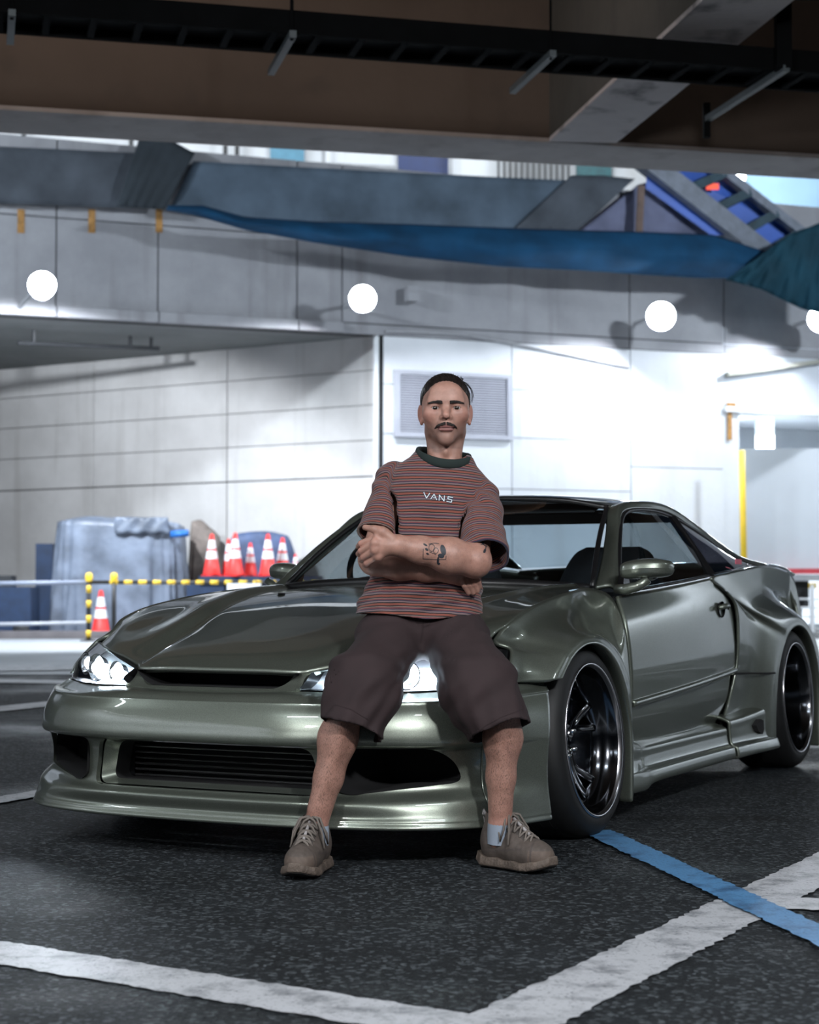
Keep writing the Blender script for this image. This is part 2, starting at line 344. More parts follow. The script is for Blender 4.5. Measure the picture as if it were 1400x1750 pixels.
# louvred vent
vent = empty('louvre_vent', label='white louvred vent set in the bright wall behind the man', cat='vent')
s0, z1 = f_at(673, 632); s1, z0 = f_at(875, 753)
M_vent = plain('vent_white', (.46, .47, .53), .5, .05)
for q in ((s0, s1, z1-.07, z1), (s0, s1, z0, z0+.07), (s0, s0+.1, z0+.07, z1-.07), (s1-.1, s1, z0+.07, z1-.07)):
    mb = MB(); fbox(mb, q[0], q[1], q[2], q[3], .0, .06); mb.build('frame_bar', M_vent, vent)
mb = MB(); fbox(mb, s0, s1, z0, z1, .0, .012); mb.build('backing', plain('vent_back', (.10, .10, .12), .8, 0), vent)
n = 24; h = (z1-z0-.14)/n; slat = None
for i in range(n):
    zc = z0+.07+h*(i+.5)
    if slat is None:
        mb = MB(); mb.hexa([Vector((0, 0, 0))+FE*a_+FN*o_+Vector((0, 0, zz)) for zz in (-h*.42, h*.30) for a_, o_ in ((s0+.1, .052 if zz < 0 else .030), (s1-.1, .052 if zz < 0 else .030), (s1-.1, .040 if zz < 0 else .018), (s0+.1, .040 if zz < 0 else .018))])
        slat = mb.build('slat', M_vent, vent, loc=fp(0, zc)); continue
    link_copy(slat, vent, fp(0, zc))

# floodlights on the fascia
M_lens = emit_mat('floodlight_lens', (.80, .90, 1.0), 120); M_alu = plain('lamp_housing', (.35, .36, .38), .5, .1)
flood_lab = ['floodlight on the deck edge above the tarpaulin heap', 'floodlight on the deck edge over the corner of the white wall', 'largest floodlight glaring above the white wall and car roof', 'floodlight cut by the picture edge beside the blue netting']
for i, (px, py, rad, pw, oo) in enumerate(((72, 487, .20, 3300, 2.3), (620, 510, .22, 1500, .95), (1130, 540, .25, 1300, .95), (1404, 545, .24, 1000, .95))):
    s, z = f_at(px, py, oo); p = fp(s, z, oo); r = empty('floodlight', p, label=flood_lab[i], cat='floodlight', group='floodlights on the deck edge')
    aim = (Vector((0, 2, .6))-p).normalized(); aim = (aim+Vector((0, 0, -.10))).normalized()
    MB().lathe([(.0, .001), (rad*.99, .001), (rad*.99, .01), (0, .03)], (0, 0, 0), aim, 28).build('lens', M_lens, r, True)
    MB().lathe([(rad*1.0, .02), (rad*1.08, .02), (rad*1.08, -.03), (rad*.7, -.16), (rad*.3, -.2), (0, -.2)], (0, 0, 0), aim, 28).build('housing', M_alu, r, True)
    mb = MB(); mb.tube([-aim*.18, -aim*.30, -FN*(oo-(.115 if i == 0 else .012))], .035); mb.build('bracket_arm', M_alu, r)
    q = fp(s, z-(.22 if i == 0 else .06), oo); spot_light('floodlight_beam', q, q+Vector((0, 0, -1))+FN*(-.6 if i == 0 else .10), pw, 140 if i == 0 else 168, .3 if i == 0 else .10, (.86, .92, 1.0), .14)

# nets and sheets over the parapet
def cloth_mat(name, col, trans=.4, rough=.85):
    m, nt, N, L, b = new_mat(name); setp(b, color=col, rough=rough); tc = N.new('ShaderNodeTexCoord'); n = N.new('ShaderNodeTexNoise'); n.inputs['Scale'].default_value = 1.6; n.inputs['Detail'].default_value = 6
    L.new(tc.outputs['Object'], n.inputs['Vector']); r = N.new('ShaderNodeValToRGB'); c = np.array(col); r.color_ramp.elements[0].position = .3; r.color_ramp.elements[1].position = .7
    r.color_ramp.elements[0].color = (*c*.7, 1); r.color_ramp.elements[1].color = (*np.clip(c*1.25, 0, 1), 1); L.new(n.outputs['Fac'], r.inputs['Fac']); L.new(r.outputs['Color'], b.inputs['Base Color'])
    t = N.new('ShaderNodeBsdfTranslucent'); L.new(r.outputs['Color'], t.inputs['Color']); mx = N.new('ShaderNodeMixShader'); mx.inputs[0].default_value = trans
    L.new(b.outputs[0], mx.inputs[1]); L.new(t.outputs[0], mx.inputs[2]); L.new(mx.outputs[0], N['Material Output'].inputs['Surface']); return m
def sheet(name, top, bot, o_top, o_bot, belly, mat, label, nx=60, ny=14, wr=.04, seed=0, solid=.012):
    """hanging sheet: top and bottom edges measured on the photo, hung o_top/o_bot metres before the fascia plane"""
    rnd = random.Random(seed); ph = [rnd.uniform(0, 6.28) for _ in range(6)]
    def samp(poly, t):
        x = t*(len(poly)-1); i = min(int(x), len(poly)-2); f = x-i; a, b = poly[i], poly[i+1]; return (a[0]+(b[0]-a[0])*f, a[1]+(b[1]-a[1])*f)
    v = []; f = []
    for j in range(ny+1):
        t = j/ny
        for i in range(nx+1):
            s = i/nx; o = o_top+(o_bot-o_top)*t+belly*math.sin(math.pi*t)+wr*(math.sin(s*31+t*5+ph[0])+.6*math.sin(s*67-t*9+ph[1]))*(.3+t)*.7
            A = fp(*f_at(*samp(top, s), o), o); B = fp(*f_at(*samp(bot, s), o), o); v.append(A.lerp(B, t))
    for j in range(ny):
        for i in range(nx): k = j*(nx+1)+i; f.append((k, k+1, k+nx+2, k+nx+1))
    o = mesh_obj(name, v, f, mat, None, True); m = o.modifiers.new('s', 'SOLIDIFY'); m.thickness = solid; tag(o, label, 'netting'); return o
C_grey = cloth_mat('grey_net', (.13, .15, .18)); C_dgrey = cloth_mat('dark_net', (.06, .075, .09)); C_blue = cloth_mat('blue_net', (.006, .085, .20), .35); C_gblue = cloth_mat('grey_blue_net', (.16, .22, .29), .4)
C_teal = cloth_mat('teal_net', (.007, .060, .095), .35)
sheet('netting', [(-60, 248), (120, 256), (240, 262)], [(-60, 345), (120, 352), (240, 356)], .12, .12, .02, C_grey, 'dull grey netting stretched flat over the far deck edge', 30, 8, .01, 1)
sheet('netting', [(238, 236), (285, 236), (333, 262)], [(200, 352), (240, 356), (282, 358)], .22, .26, .05, C_dgrey, 'dark crumpled netting fold hanging beside the blue sheet', 24, 12, .014, 2)
sheet('netting', [(330, 276), (590, 290), (870, 304), (1000, 310)], [(292, 354), (420, 376), (700, 388), (880, 392)], .16, .2, .03, C_gblue, 'bluish grey mesh sheet pulled tight along the parapet', 50, 10, .012, 3)
sheet('netting', [(976, 300), (1030, 300), (1085, 306)], [(878, 392), (930, 394), (985, 396)], .20, .26, .04, C_grey, 'narrow grey mesh strip slanting over the bluish sheet', 16, 10, .015, 4)
sheet('netting', [(288, 352), (345, 352), (420, 372), (540, 380), (700, 384), (900, 392), (1100, 397), (1220, 402), (1312, 432)], [(284, 358), (330, 366), (420, 392), (540, 414), (700, 438), (860, 455), (1000, 462), (1180, 474), (1312, 476)], .95, .85, .30, C_blue, 'deep blue sagging sheet draped below the parapet', 110, 14, .05, 5)
sheet('netting', [(1296, 440), (1350, 400), (1405, 380), (1440, 380)], [(1240, 478), (1300, 494), (1370, 528), (1440, 545)], 1.45, 1.45, .12, C_teal, 'dark teal crumpled netting bunched by the stair truss', 40, 12, .06, 6)
sheet('netting', [(1090, 316), (1105, 312), (1150, 330)], [(990, 396), (1090, 398), (1230, 402)], .14, .16, .02, cloth_mat('lilac_net', (.26, .28, .42), .4), 'pale lilac mesh triangle beneath the stair stringer', 20, 8, .01, 7)
# bright storey above
hall = empty('wall_upper', label='brightly lit white storey seen over the deck netting', cat='wall', kind='structure')
a, b_ = at(-120, 190, 44), at(1130, 190, 44); mb = MB(); mb.box(((a.x+b_.x)/2, 44.15, 11.4), (b_.x-a.x, .3, 4.4)); mb.build('wall_face', M_panelw, hall)
for p0, p1, y0, y1, mt in ((680, 766, 225, 300, plain('navy_panel', (.006, .025, .12), .5, .1)), (462, 520, 235, 300, plain('sky_panel', (.10, .28, .40), .5, .1)), (985, 1045, 262, 312, plain('teal_panel', (.02, .12, .14), .5, .2))):
    A, B = at(p0, y1, 43.9), at(p1, y0, 43.9); mb = MB(); mb.box(((A.x+B.x)/2, 43.9, (A.z+B.z)/2), (B.x-A.x, .1, B.z-A.z)); mb.build('colour_panel', mt, hall)
for px in (40, 224, 385, 405, 553, 770):
    A = at(px, 300, 43.5); mb = MB(); mb.box((A.x, 43.5, 11.2), (.10, .1, 4)); mb.build('post', M_dsteel if px < 500 else M_alu, hall)
for i in range(13):
    A = at(852+i*10, 300, 43.6); mb = MB(); mb.box((A.x, 43.6, 11.0), (.05, .08, 3)); mb.build('grille_bar', M_dsteel, hall)
A, B = at(-40, 254, 43.6), at(680, 287, 43.6); MB().beam(A, B, .08, .09).build('rail', M_alu, hall)
_w = at(500, 200, 39); area_light('walkway_lamp', (_w.x-5, 38, 13.6), (_w.x-5, 44, 11), 8, .5, 430, (.9, .96, 1)); area_light('walkway_lamp', (_w.x+5, 38, 13.6), (_w.x+5, 44, 11), 8, .5, 480, (.9, .96, 1))  # assumed unseen lamps that brighten the upper storey
# stair truss on the upper right
M_bluep = plain('blue_panel', (.02, .10, .48), .5, .15, 2); M_pale = plain('pale_blue_wall', (.42, .62, .80), .6, .1, 1)
st = empty('stair_truss', label='grey steel stair truss with blue panels sloping behind the netting', cat='staircase')
M_truss = plain('truss_steel', (.15, .17, .21), .6, .2); MB().beam(at(1085, 262, 31.3), at(1330, 452, 32.25), .3, .34).build('stringer', M_truss, st)
MB().beam(at(1165, 240, 31.5), at(1398, 420, 32.4), .2, .16).build('top_rail', M_truss, st)
a, b_, c_, d_ = at(1100, 268, 31.62), at(1345, 455, 32.55), at(1392, 412, 32.55), at(1172, 240, 31.62)
mb = MB(); mb.hexa([a, b_, b_+Vector((0, .08, 0)), a+Vector((0, .08, 0)), d_, c_, c_+Vector((0, .08, 0)), d_+Vector((0, .08, 0))]); mb.build('infill_panel', M_bluep, st)
for t in (.12, .34, .52, .72, .9):
    p = at(1085, 262, 31.4).lerp(at(1330, 452, 32.3), t); q = at(1165, 240, 31.5).lerp(at(1398, 420, 32.4), t-.03); MB().beam(p, q, .22, .16).build('truss_post', plain('truss_dark', (.02, .05, .07), .7, .3) if 'truss_dark' not in bpy.data.materials else bpy.data.materials['truss_dark'], st)
mb = MB(); mb.hexa([at(1104, 322, 31.45), at(1215, 402, 31.85), at(1215, 402, 31.93), at(1104, 322, 31.53), at(1106, 285, 31.45), at(1270, 402, 32.05), at(1270, 402, 32.13), at(1106, 285, 31.53)]); mb.build('side_panel', M_bluep, st)
mb = MB(); mb.box(at(1218, 319, 31.8), (.22, .06, .10)); mb.build('red_sign', emit_mat('red_sign', (1, .12, .06), 1.2), st)
A, B = at(1120, 470, 37), at(1560, 200, 37); mb = MB(); mb.box(((A.x+B.x)/2, 37.1, (A.z+B.z)/2), (B.x-A.x, .2, B.z-A.z)); tag(mb.build('wall_stair', M_pale), 'pale blue wall behind the stair truss', 'wall', kind='structure')
ul = empty('wall_lamp', at(1258, 303, 36.6), label='round white lamp high on the pale blue stair wall', cat='lamp')
MB().lathe([(0, .0), (.19, .0), (.19, .05), (0, .1)], (0, 0, 0), (0, -1, -.2), 24).build('diffuser', emit_mat('upper_lamp', (.85, .95, 1), 25), ul, True); MB().lathe([(.2, .02), (.22, .02), (.22, -.08), (0, -.14), (0, -.45)], (0, 0, 0), (0, -1, -.2), 24).build('housing', M_alu, ul, True)
area_light('stair_lamp', at(1300, 250, 35.2), at(1330, 420, 37), 1.5, .5, 60, (.8, .92, 1))
mb = MB(); mb.beam(at(1096, 318, 31.3), at(1092, 400, 31.3), .12, .12); tag(mb.build('rusty_post', plain('rusty_brown', (.16, .11, .09), .8, .3)), 'short rusty post standing behind the blue sheet', 'post')
# right bay opening with header
M_pw2 = plain('bay_white', (.74, .78, .84), .6, .05, 1)
hd = empty('wall_bay', label='white bay opening with a deep header beside the bright wall', cat='wall', kind='structure')
S2 = 22.0; zA = f_at(1300, 697)[1]
mb = MB(); fbox(mb, SR, S2, zA, ZB+.5, -.4, -.02); mb.build('header', M_pw2, hd)
mb = MB(); fbox(mb, SR, S2, zA-.10, zA, -.6, .05); mb.build('header_lip', M_white, hd)
mb = MB(); fbox(mb, SR-.02, SR+.32, 0, zA-.1, -1.2, -.02); mb.build('jamb', M_panelw, hd)
s, z = f_at(1240, 640); MB().beam(fp(s, z, .06), fp(s+3.4, z+.55, .06), .12, .08).build('cover_strip', plain('strip_khaki', (.42, .42, .36), .7, .1), hd)
for px, y0, y1 in ((1247, 690, 752), ):
    s, za = f_at(px, y0); _, zb = f_at(px, y1); mb = MB(); fbox(mb, s-.045, s+.045, zb, za, 0.0, .012); mb.build('rust_streak', M_rust, hd)
    mb = MB(); fbox(mb, s-.07, s+.13, za-.16, za+.02, 0.0, .014); mb.build('rust_streak', M_rust, hd)
mb = MB(); mb.hexa([fp(SR, 0, -7), fp(S2+4, 0, -7), fp(S2+4, 0, -7.2), fp(SR, 0, -7.2), fp(SR, 7, -7), fp(S2+4, 7, -7), fp(S2+4, 7, -7.2), fp(SR, 7, -7.2)]); mb.build('bay_back_wall', M_pw2, hd)
mb = MB(); mb.add([fp(SR, zA+.35, -.4), fp(S2+4, zA+.35, -.4), fp(S2+4, zA+.35, -7), fp(SR, zA+.35, -7)], [(0, 1, 2, 3)]); mb.build('bay_ceiling', M_pw2, hd)
p = at(1307, 740, 37.5); mb = MB(); mb.box((p.x, 37.5, 4.3), (.34, .34, 2.4)); mb.build('bay_column', plain('bay_column', (.30, .33, .33), .6, .2), hd)
_q = fp(SR+4, zA-.1, -3); area_light('bay_lamp', _q, _q-Vector((0, 0, 3)), 4, 2, 1500, (.9, .97, 1))  # assumed lamp added to brighten the bay
a, b_ = at(1268, 770, 31.2), at(1273, 965, 31.2); gpz = Vector((b_.x, b_.y, 0))
yp = empty('warning_post', gpz, label='tall yellow guard post at the corner of the white bay', cat='post')
MB().tube([(0, 0, 0), (a.x-b_.x, 0, a.z)], .055, 14).build('pole', plain('post_yellow', (.78, .52, .02), .5, .1), yp, True); MB().lathe([(.10, 0), (.10, .02), (0, .02)], n=16).build('base_plate', M_alu, yp)
# parked box truck in the bay
tk = empty('box_truck', (0, 0, 0), label='grey white box truck body parked in the bright bay', cat='truck')
A = at(1284, 990, 33.4); B = at(1392, 760, 33.4); M_tr = plain('truck_grey', (.60, .64, .68), .45, .06, 1)
mb = MB(); mb.box(((A.x+B.x)/2, 35.9, (A.z+B.z)/2+.03), (B.x-A.x+.4, 5, B.z-A.z-.2)); mb.build('cargo_box', M_tr, tk)
mb = MB(); mb.box((B.x+.25, 33.36, (A.z+B.z)/2), (.10, .12, B.z-A.z)); mb.build('corner_post', M_white, tk)
mb = MB(); mb.box(((A.x+B.x)/2+.03, 33.3, A.z+.15), (B.x-A.x+.5, .1, .10)); mb.build('red_strip', plain('truck_red', (.62, .06, .08), .5, .1), tk)
mb = MB(); mb.box(((A.x+B.x)/2+.03, 33.35, A.z+.03), (B.x-A.x+.5, .2, .12)); mb.build('sill_beam', plain('truck_sill', (.35, .36, .38), .5, .1), tk)
mb = MB(); mb.box(((A.x+B.x)/2, 35.5, A.z-.28), (1.0, 4, .5)); mb.build('chassis', M_dsteel, tk)
for dx in (-.15, .95):
    MB().lathe([(.0, -.11), (.3, -.13), (.43, -.11), (.45, 0), (.43, .11), (.3, .13), (0, .11)], (A.x+dx, 34.3, .45), (1, 0, 0), 24).build('wheel', M_dsteel, tk, True)
for k in range(3): MB().tube([(A.x-.1, 33.2, .30+k*.16), (B.x+.5, 33.2, .30+k*.16)], .018).build('guard_rail', M_white, tk)
for dx, mt in ((.55, plain('lamp_red', (.5, .08, .02), .4, 0)), (1.12, plain('lamp_amber', (.6, .4, .02), .4, 0))):
    mb = MB(); mb.box((A.x+dx, 33.25, A.z-.12), (.14, .06, .1)); mb.build('marker_lamp', mt, tk)
mb = MB(); mb.beam((A.x+1.1, 33.2, .0), (A.x+1.1, 33.2, A.z-.1), .07, .07); mb.build('guard_post', M_white, tk)

# ---- near deck overhead
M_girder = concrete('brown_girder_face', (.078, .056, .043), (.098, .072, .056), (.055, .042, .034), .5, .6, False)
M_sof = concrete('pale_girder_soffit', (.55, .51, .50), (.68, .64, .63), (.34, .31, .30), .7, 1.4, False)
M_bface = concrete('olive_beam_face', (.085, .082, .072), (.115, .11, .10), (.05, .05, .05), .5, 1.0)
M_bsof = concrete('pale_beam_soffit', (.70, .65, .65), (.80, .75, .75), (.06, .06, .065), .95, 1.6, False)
GZ = 4.57; gA, gB = Vector((-3.19, 13.8, 0)), Vector((1.125, 14.8, 0)); gd = (gB-gA).normalized(); gn = Vector((gd.y, -gd.x, 0))
girder = empty('beam_girder', label='massive brown concrete girder spanning overhead with a pale underside', cat='beam', kind='structure')
def gq(s, o, z): return gA+gd*s+gn*o+Vector((0, 0, z))
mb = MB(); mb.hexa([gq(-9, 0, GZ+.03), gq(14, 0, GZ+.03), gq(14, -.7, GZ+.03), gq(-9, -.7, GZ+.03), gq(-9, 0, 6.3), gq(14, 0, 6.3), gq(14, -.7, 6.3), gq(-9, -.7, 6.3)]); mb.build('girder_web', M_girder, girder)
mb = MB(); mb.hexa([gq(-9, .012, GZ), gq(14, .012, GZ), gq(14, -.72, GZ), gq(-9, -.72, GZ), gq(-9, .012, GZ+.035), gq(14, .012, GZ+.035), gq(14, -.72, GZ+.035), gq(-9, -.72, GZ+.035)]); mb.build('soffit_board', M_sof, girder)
# cross beam running back over the viewer
c0 = at(940, 238, 14.8); c1 = at(1190, 3, 11.35); c2 = at(1042, 246, 15.0); c3 = at(1290, 78, 12.26)
cd0 = (Vector((c1.x, c1.y, 0))-Vector((c0.x, c0.y, 0))).normalized(); e0 = Vector((c0.x, c0.y, 0)); cw = Vector((.55, .05, 0))
xb = empty('beam_cross', label='stained pale cross beam running from the girder towards the viewer', cat='beam', kind='structure')
def cq(t, w, z): return e0+cd0*t+cw*w+Vector((0, 0, z))
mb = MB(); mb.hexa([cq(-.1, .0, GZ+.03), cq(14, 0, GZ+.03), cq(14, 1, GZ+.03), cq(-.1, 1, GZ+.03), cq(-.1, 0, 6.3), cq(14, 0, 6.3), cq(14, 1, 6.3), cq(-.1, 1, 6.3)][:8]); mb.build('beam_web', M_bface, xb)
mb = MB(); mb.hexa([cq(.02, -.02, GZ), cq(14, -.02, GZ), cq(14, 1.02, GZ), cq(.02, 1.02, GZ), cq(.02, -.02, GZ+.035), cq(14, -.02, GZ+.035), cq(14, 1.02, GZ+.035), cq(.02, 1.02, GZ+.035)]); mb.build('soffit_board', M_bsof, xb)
for o in xb.children:
    bm = bmesh.new(); bm.from_mesh(o.data); bmesh.ops.recalc_face_normals(bm, faces=bm.faces); bm.to_mesh(o.data); bm.free()
mb = MB(); mb.box((0, 2.5, 6.4), (34, 27, .3)); tag(mb.build('ceiling', M_girder), 'dark deck slab over the parking bays', 'ceiling', kind='structure')
# assumed strip luminaires (out of view, light the bays)
M_tubeglow = emit_mat('strip_tube', (.92, .97, 1), 6)
for i, (x, y, z, _) in enumerate(ASSUMED_STRIPS):
    r = empty('strip_luminaire', (x, y, z), label='assumed white strip luminaire hung under the deck out of view', cat='lamp', group='assumed strip luminaires under the deck')
    mb = MB(); mb.box((0, 0, .03), (1.5, .22, .06)); mb.build('housing', M_white, r)
    for k in (-.6, .6): MB().tube([(k, 0, .05), (k, 0, 6.26-z)], .012).build('hanger_rod', M_dsteel, r)
# cable tray
TZ = 4.335; tA, tB = Vector((-3.4, 10.50, 0)), Vector((3.4, 12.16, 0)); td = (tB-tA).normalized(); tn = Vector((-td.y, td.x, 0)); TL = (tB-tA).length
tray = empty('cable_tray', label='black ladder cable tray hung overhead across the whole picture', cat='cable tray')
M_tray = plain('tray_black', (.004, .0045, .005), .9, .2, spec=.1)
def tq(s, o, z): return tA+td*s+tn*o+Vector((0, 0, z))
for o in (0, .42): MB().beam(tq(-5, o, TZ+.075), tq(TL+5, o, TZ+.075), .03, .15).build('side_rail', M_tray, tray)
mb = MB(); mb.beam(tq(-5, .21, TZ+.09), tq(TL+5, .21, TZ+.09), .37, .05); mb.build('cable_bundle', plain('cable_black', (.004, .005, .006), .8, .2), tray)
rung = None; M_rung = plain('tray_rung', (.010, .012, .014), .9, .1, spec=.1)
for i in range(int((TL+9)/.285)):
    p = tq(-4.5+i*.285, .21, TZ+.015)
    if rung is None: mb = MB(); mb.beam(-tn*.2, tn*.2, .045, .025); rung = mb.build('rung', M_rung, tray, loc=p)
    else: link_copy(rung, tray, p)
M_strut = plain('strut_grey', (.10, .12, .13), .5, .1)
for px, py, L0 in ((20, 30, .55), (500, 58, .82), (943, 92, .86), (1362, 104, 1.3)):
    d = ray(px, py); k = (TZ-.02-CAMZ)/d.z; p = Vector((d.x*k, d.y*k, TZ-.02)); s_ = (p-tA).dot(td)
    ofs = -.092 if px > 1300 else -.035
    br = empty('hanger_bracket', tq(s_, ofs, TZ-.002), label={20: 'tray hanger at the picture edge', 500: 'tray hanger with a thin rod before the brown girder', 943: 'tray hanger beside the cross beam joint', 1362: 'long braced tray hanger under the thick hanging post'}[px], cat='bracket', group='hangers of the cable tray')
    MB().beam(-tn*.05-Vector((0, 0, .022)), tn*L0-Vector((0, 0, .022)), .045, .042).build('cross_strut', M_strut, br)
    if px < 1300:
        MB().tube([(0, 0, -.05), (0, 0, 2.03)], .012 if px != 943 else .008).build('rod', M_tray, br)
    else:
        mb = MB(); mb.beam((0, 0, -.02), (0, 0, 2.03), .1, .1); mb.build('post', M_tray, br); mb = MB(); mb.beam(tn*L0-Vector((0, 0, .16)), tn*L0+Vector((0, 0, .1)), .05, .05); mb.build('end_stub', M_tray, br)
        mb = MB(); mb.box((.12, -.1, .60), (.55, .4, .22)); mb.build('junction_box', M_tray, br)

# ---- walls added out of view for the paint and glass to mirror
M_reflected = concrete('yard_wall', (.42, .43, .45), (.52, .53, .55), (.25, .24, .24), .4, .6)
mb = MB(); mb.box((19, 19, 3.5), (.4, 34, 7)); tag(mb.build('wall_yard_east', M_reflected), 'added pale wall out of view that the car side mirrors', 'wall', kind='structure')
mb = MB(); mb.box((-13, 2, 3.0), (.4, 26, 6)); tag(mb.build('wall_yard_west', M_reflected), 'added pale wall out of view that the bumper mirrors', 'wall', kind='structure')

for i, (p_, _) in enumerate(ASSUMED_HEADS):  # assumed posts, out of view, carrying the two added flood heads
    r = empty('lamp_post', (p_[0], p_[1]-.12, 0), label=('assumed slim lamp post behind the viewer on the car nose side', 'assumed slim lamp post behind the viewer on the car door side')[i], cat='lamp post', group='assumed lamp posts behind the viewer')
    MB().tube([(0, -.15, 0), (0, -.15, p_[2]+.1)], .04, 12).build('pole', M_alu, r, True); mb = MB(); mb.box((0, -.02, p_[2]), (.5, .1, .35)); mb.build('head', M_alu, r); MB().lathe([(.14, 0), (.14, .02), (.05, .03)], (0, -.15, 0), n=16).build('base', M_alu, r)
lab5 = ['assumed strip luminaire over the car nose', 'assumed strip luminaire over the bay line beside the car', 'assumed strip luminaire above the viewer', 'assumed strip luminaire near the added west wall', 'assumed strip luminaire over the neighbouring bay']
for o in list(S.objects):
    if o.name.startswith('strip_luminaire'):
        o['label'] = lab5[int(o.name[-3:]) if '.' in o.name else 0]
# ================================================================== CAR
CAX, CAY, CYAW = -.194756, 6.129826, .471484
car = empty('sports_car', (CAX, CAY, 0), -(math.pi/2+CYAW), 'low olive grey metallic coupe with wide arches the man leans on', 'car')

def cr1(P, t):
    """Catmull-Rom through array P (n, ...) at parameters t in [0, n-1]"""
    P = np.asarray(P, float); n = len(P); t = np.asarray(t, float); i = np.clip(t.astype(int), 0, n-2); f = (t-i).reshape((-1,)+(1,)*(P.ndim-1))
    p0 = np.where((i > 0).reshape(f.shape), P[np.maximum(i-1, 0)], 2*P[i]-P[i+1]); p1 = P[i]; p2 = P[i+1]
    p3 = np.where((i < n-2).reshape(f.shape), P[np.minimum(i+2, n-1)], 2*P[i+1]-P[i])
    return .5*((2*p1)+(-p0+p2)*f+(2*p0-5*p1+4*p2-p3)*f*f+(-p0+3*p1-3*p2+p3)*f**3)
def grid_eval(ctrl, nr, nc, r=(0, 1), c=(0, 1)):
    G = np.asarray(ctrl, float); a, b = G.shape[:2]
    t = np.linspace(r[0], r[1], nr)*(a-1); A = cr1(G, t); A = np.swapaxes(A, 0, 1)
    t = np.linspace(c[0], c[1], nc)*(b-1); return np.swapaxes(cr1(A, t), 0, 1)
def grid_mesh(P, mirror=False):
    nr, nc = P.shape[:2]; V = P.reshape(-1, 3).copy(); F = []
    for i in range(nr-1):
        for j in range(nc-1):
            k = i*nc+j; F.append((k, k+1, k+nc+1, k+nc))
    if mirror: V[:, 1] *= -1; F = [f[::-1] for f in F]
    return V, F
def orient(o, outward):
    """flip faces so that most normals agree with outward(centre)"""
    me = o.data; s = 0
    for p in me.polygons:
        s += p.normal.dot(outward(p.center))*p.area
    if s < 0: me.flip_normals()
    return o
def side_out(sgn): return lambda c: Vector((0, sgn, .3))
def up_out(c): return Vector((.15, 0, 1))
def panel(name, ctrl, nr, nc, mat, parent=None, r=(0, 1), c=(0, 1), both=True, out=None, thick=.012, label=None, fn=None, rim=True):
    P = grid_eval(ctrl, nr, nc, r, c)
    if fn is not None: P = fn(P)
    res = []
    for sg in ((1, -1) if both else (1,)):
        V, F = grid_mesh(P, sg < 0); o = mesh_obj(name, V, F, mat, parent or car, True)
        f = out or (lambda c, s=sg: Vector((.2, s, .4)))
        orient(o, (lambda c, s=sg: f(Vector((c.x, c.y*s, c.z)))*1.0 if False else Vector((f(c).x, f(c).y*(s if out else 1), f(c).z))))
        if thick:
            md = o.modifiers.new('thickness', 'SOLIDIFY'); md.thickness = thick; md.offset = -1; md.use_rim = rim
        if label: o['label'] = label
        res.append(o)
    return res

# ---- materials
def car_paint():
    m, nt, N, L, b = new_mat('olive_grey_metallic'); tc = N.new('ShaderNodeTexCoord')
    n = N.new('ShaderNodeTexNoise'); n.inputs['Scale'].default_value = 900; n.inputs['Detail'].default_value = 2; L.new(tc.outputs['Object'], n.inputs['Vector'])
    r = N.new('ShaderNodeValToRGB'); e = r.color_ramp.elements; e[0].position = .35; e[0].color = (.125, .142, .118, 1); e[1].position = .75; e[1].color = (.29, .320, .272, 1); L.new(n.outputs['Fac'], r.inputs['Fac']); L.new(r.outputs['Color'], b.inputs['Base Color'])
    setp(b, metal=.75, rough=.36, coat=1.0, coat_rough=.025)
    bp = N.new('ShaderNodeBump'); bp.inputs['Strength'].default_value = .05; bp.inputs['Distance'].default_value = .0006; L.new(n.outputs['Fac'], bp.inputs['Height']); L.new(bp.outputs['Normal'], b.inputs['Normal'])
    return m
M_paint = car_paint()
M_black = plain('black_trim', (.008, .008, .009), .35, 0); M_matt = plain('black_matt', (.006, .006, .007), .8, 0)
M_chrome = plain('polished_metal', (.62, .63, .65), .12, 0, metal=1.0); M_rimd = plain('rim_barrel', (.085, .09, .10), .14, 0, metal=1.0)
M_rimlip = plain('rim_lip', (.55, .54, .56), .22, 0, metal=1.0)
M_int = plain('interior_black', (.012, .013, .015), .7, .2); M_seat = fabric('seat_fabric', (.010, .012, .015))
def glass_mat(name, tint, refl=1.0):
    m, nt, N, L, b = new_mat(name); t = N.new('ShaderNodeBsdfTransparent'); t.inputs[0].default_value = (*tint, 1)
    g = N.new('ShaderNodeBsdfGlossy'); g.inputs['Roughness'].default_value = .01; g.inputs['Color'].default_value = (refl,)*3+(1,)
    lw = N.new('ShaderNodeLayerWeight'); lw.inputs['Blend'].default_value = .5; pw = N.new('ShaderNodeMath'); pw.operation = 'POWER'; pw.inputs[1].default_value = 4.0; L.new(lw.outputs['Facing'], pw.inputs[0])
    fr = N.new('ShaderNodeMath'); fr.operation = 'MULTIPLY_ADD'; fr.inputs[1].default_value = .85; fr.inputs[2].default_value = .045; L.new(pw.outputs[0], fr.inputs[0]); mx = N.new('ShaderNodeMixShader')
    L.new(fr.outputs[0], mx.inputs[0]); L.new(t.outputs[0], mx.inputs[1]); L.new(g.outputs[0], mx.inputs[2]); L.new(mx.outputs[0], N['Material Output'].inputs['Surface']); return m
M_wind = glass_mat('windscreen_glass', (.70, .78, .82)); M_side = glass_mat('side_glass', (.40, .44, .45)); M_tint = glass_mat('tinted_glass', (.10, .09, .11)); M_lensg = glass_mat('headlamp_lens', (.92, .95, .97))

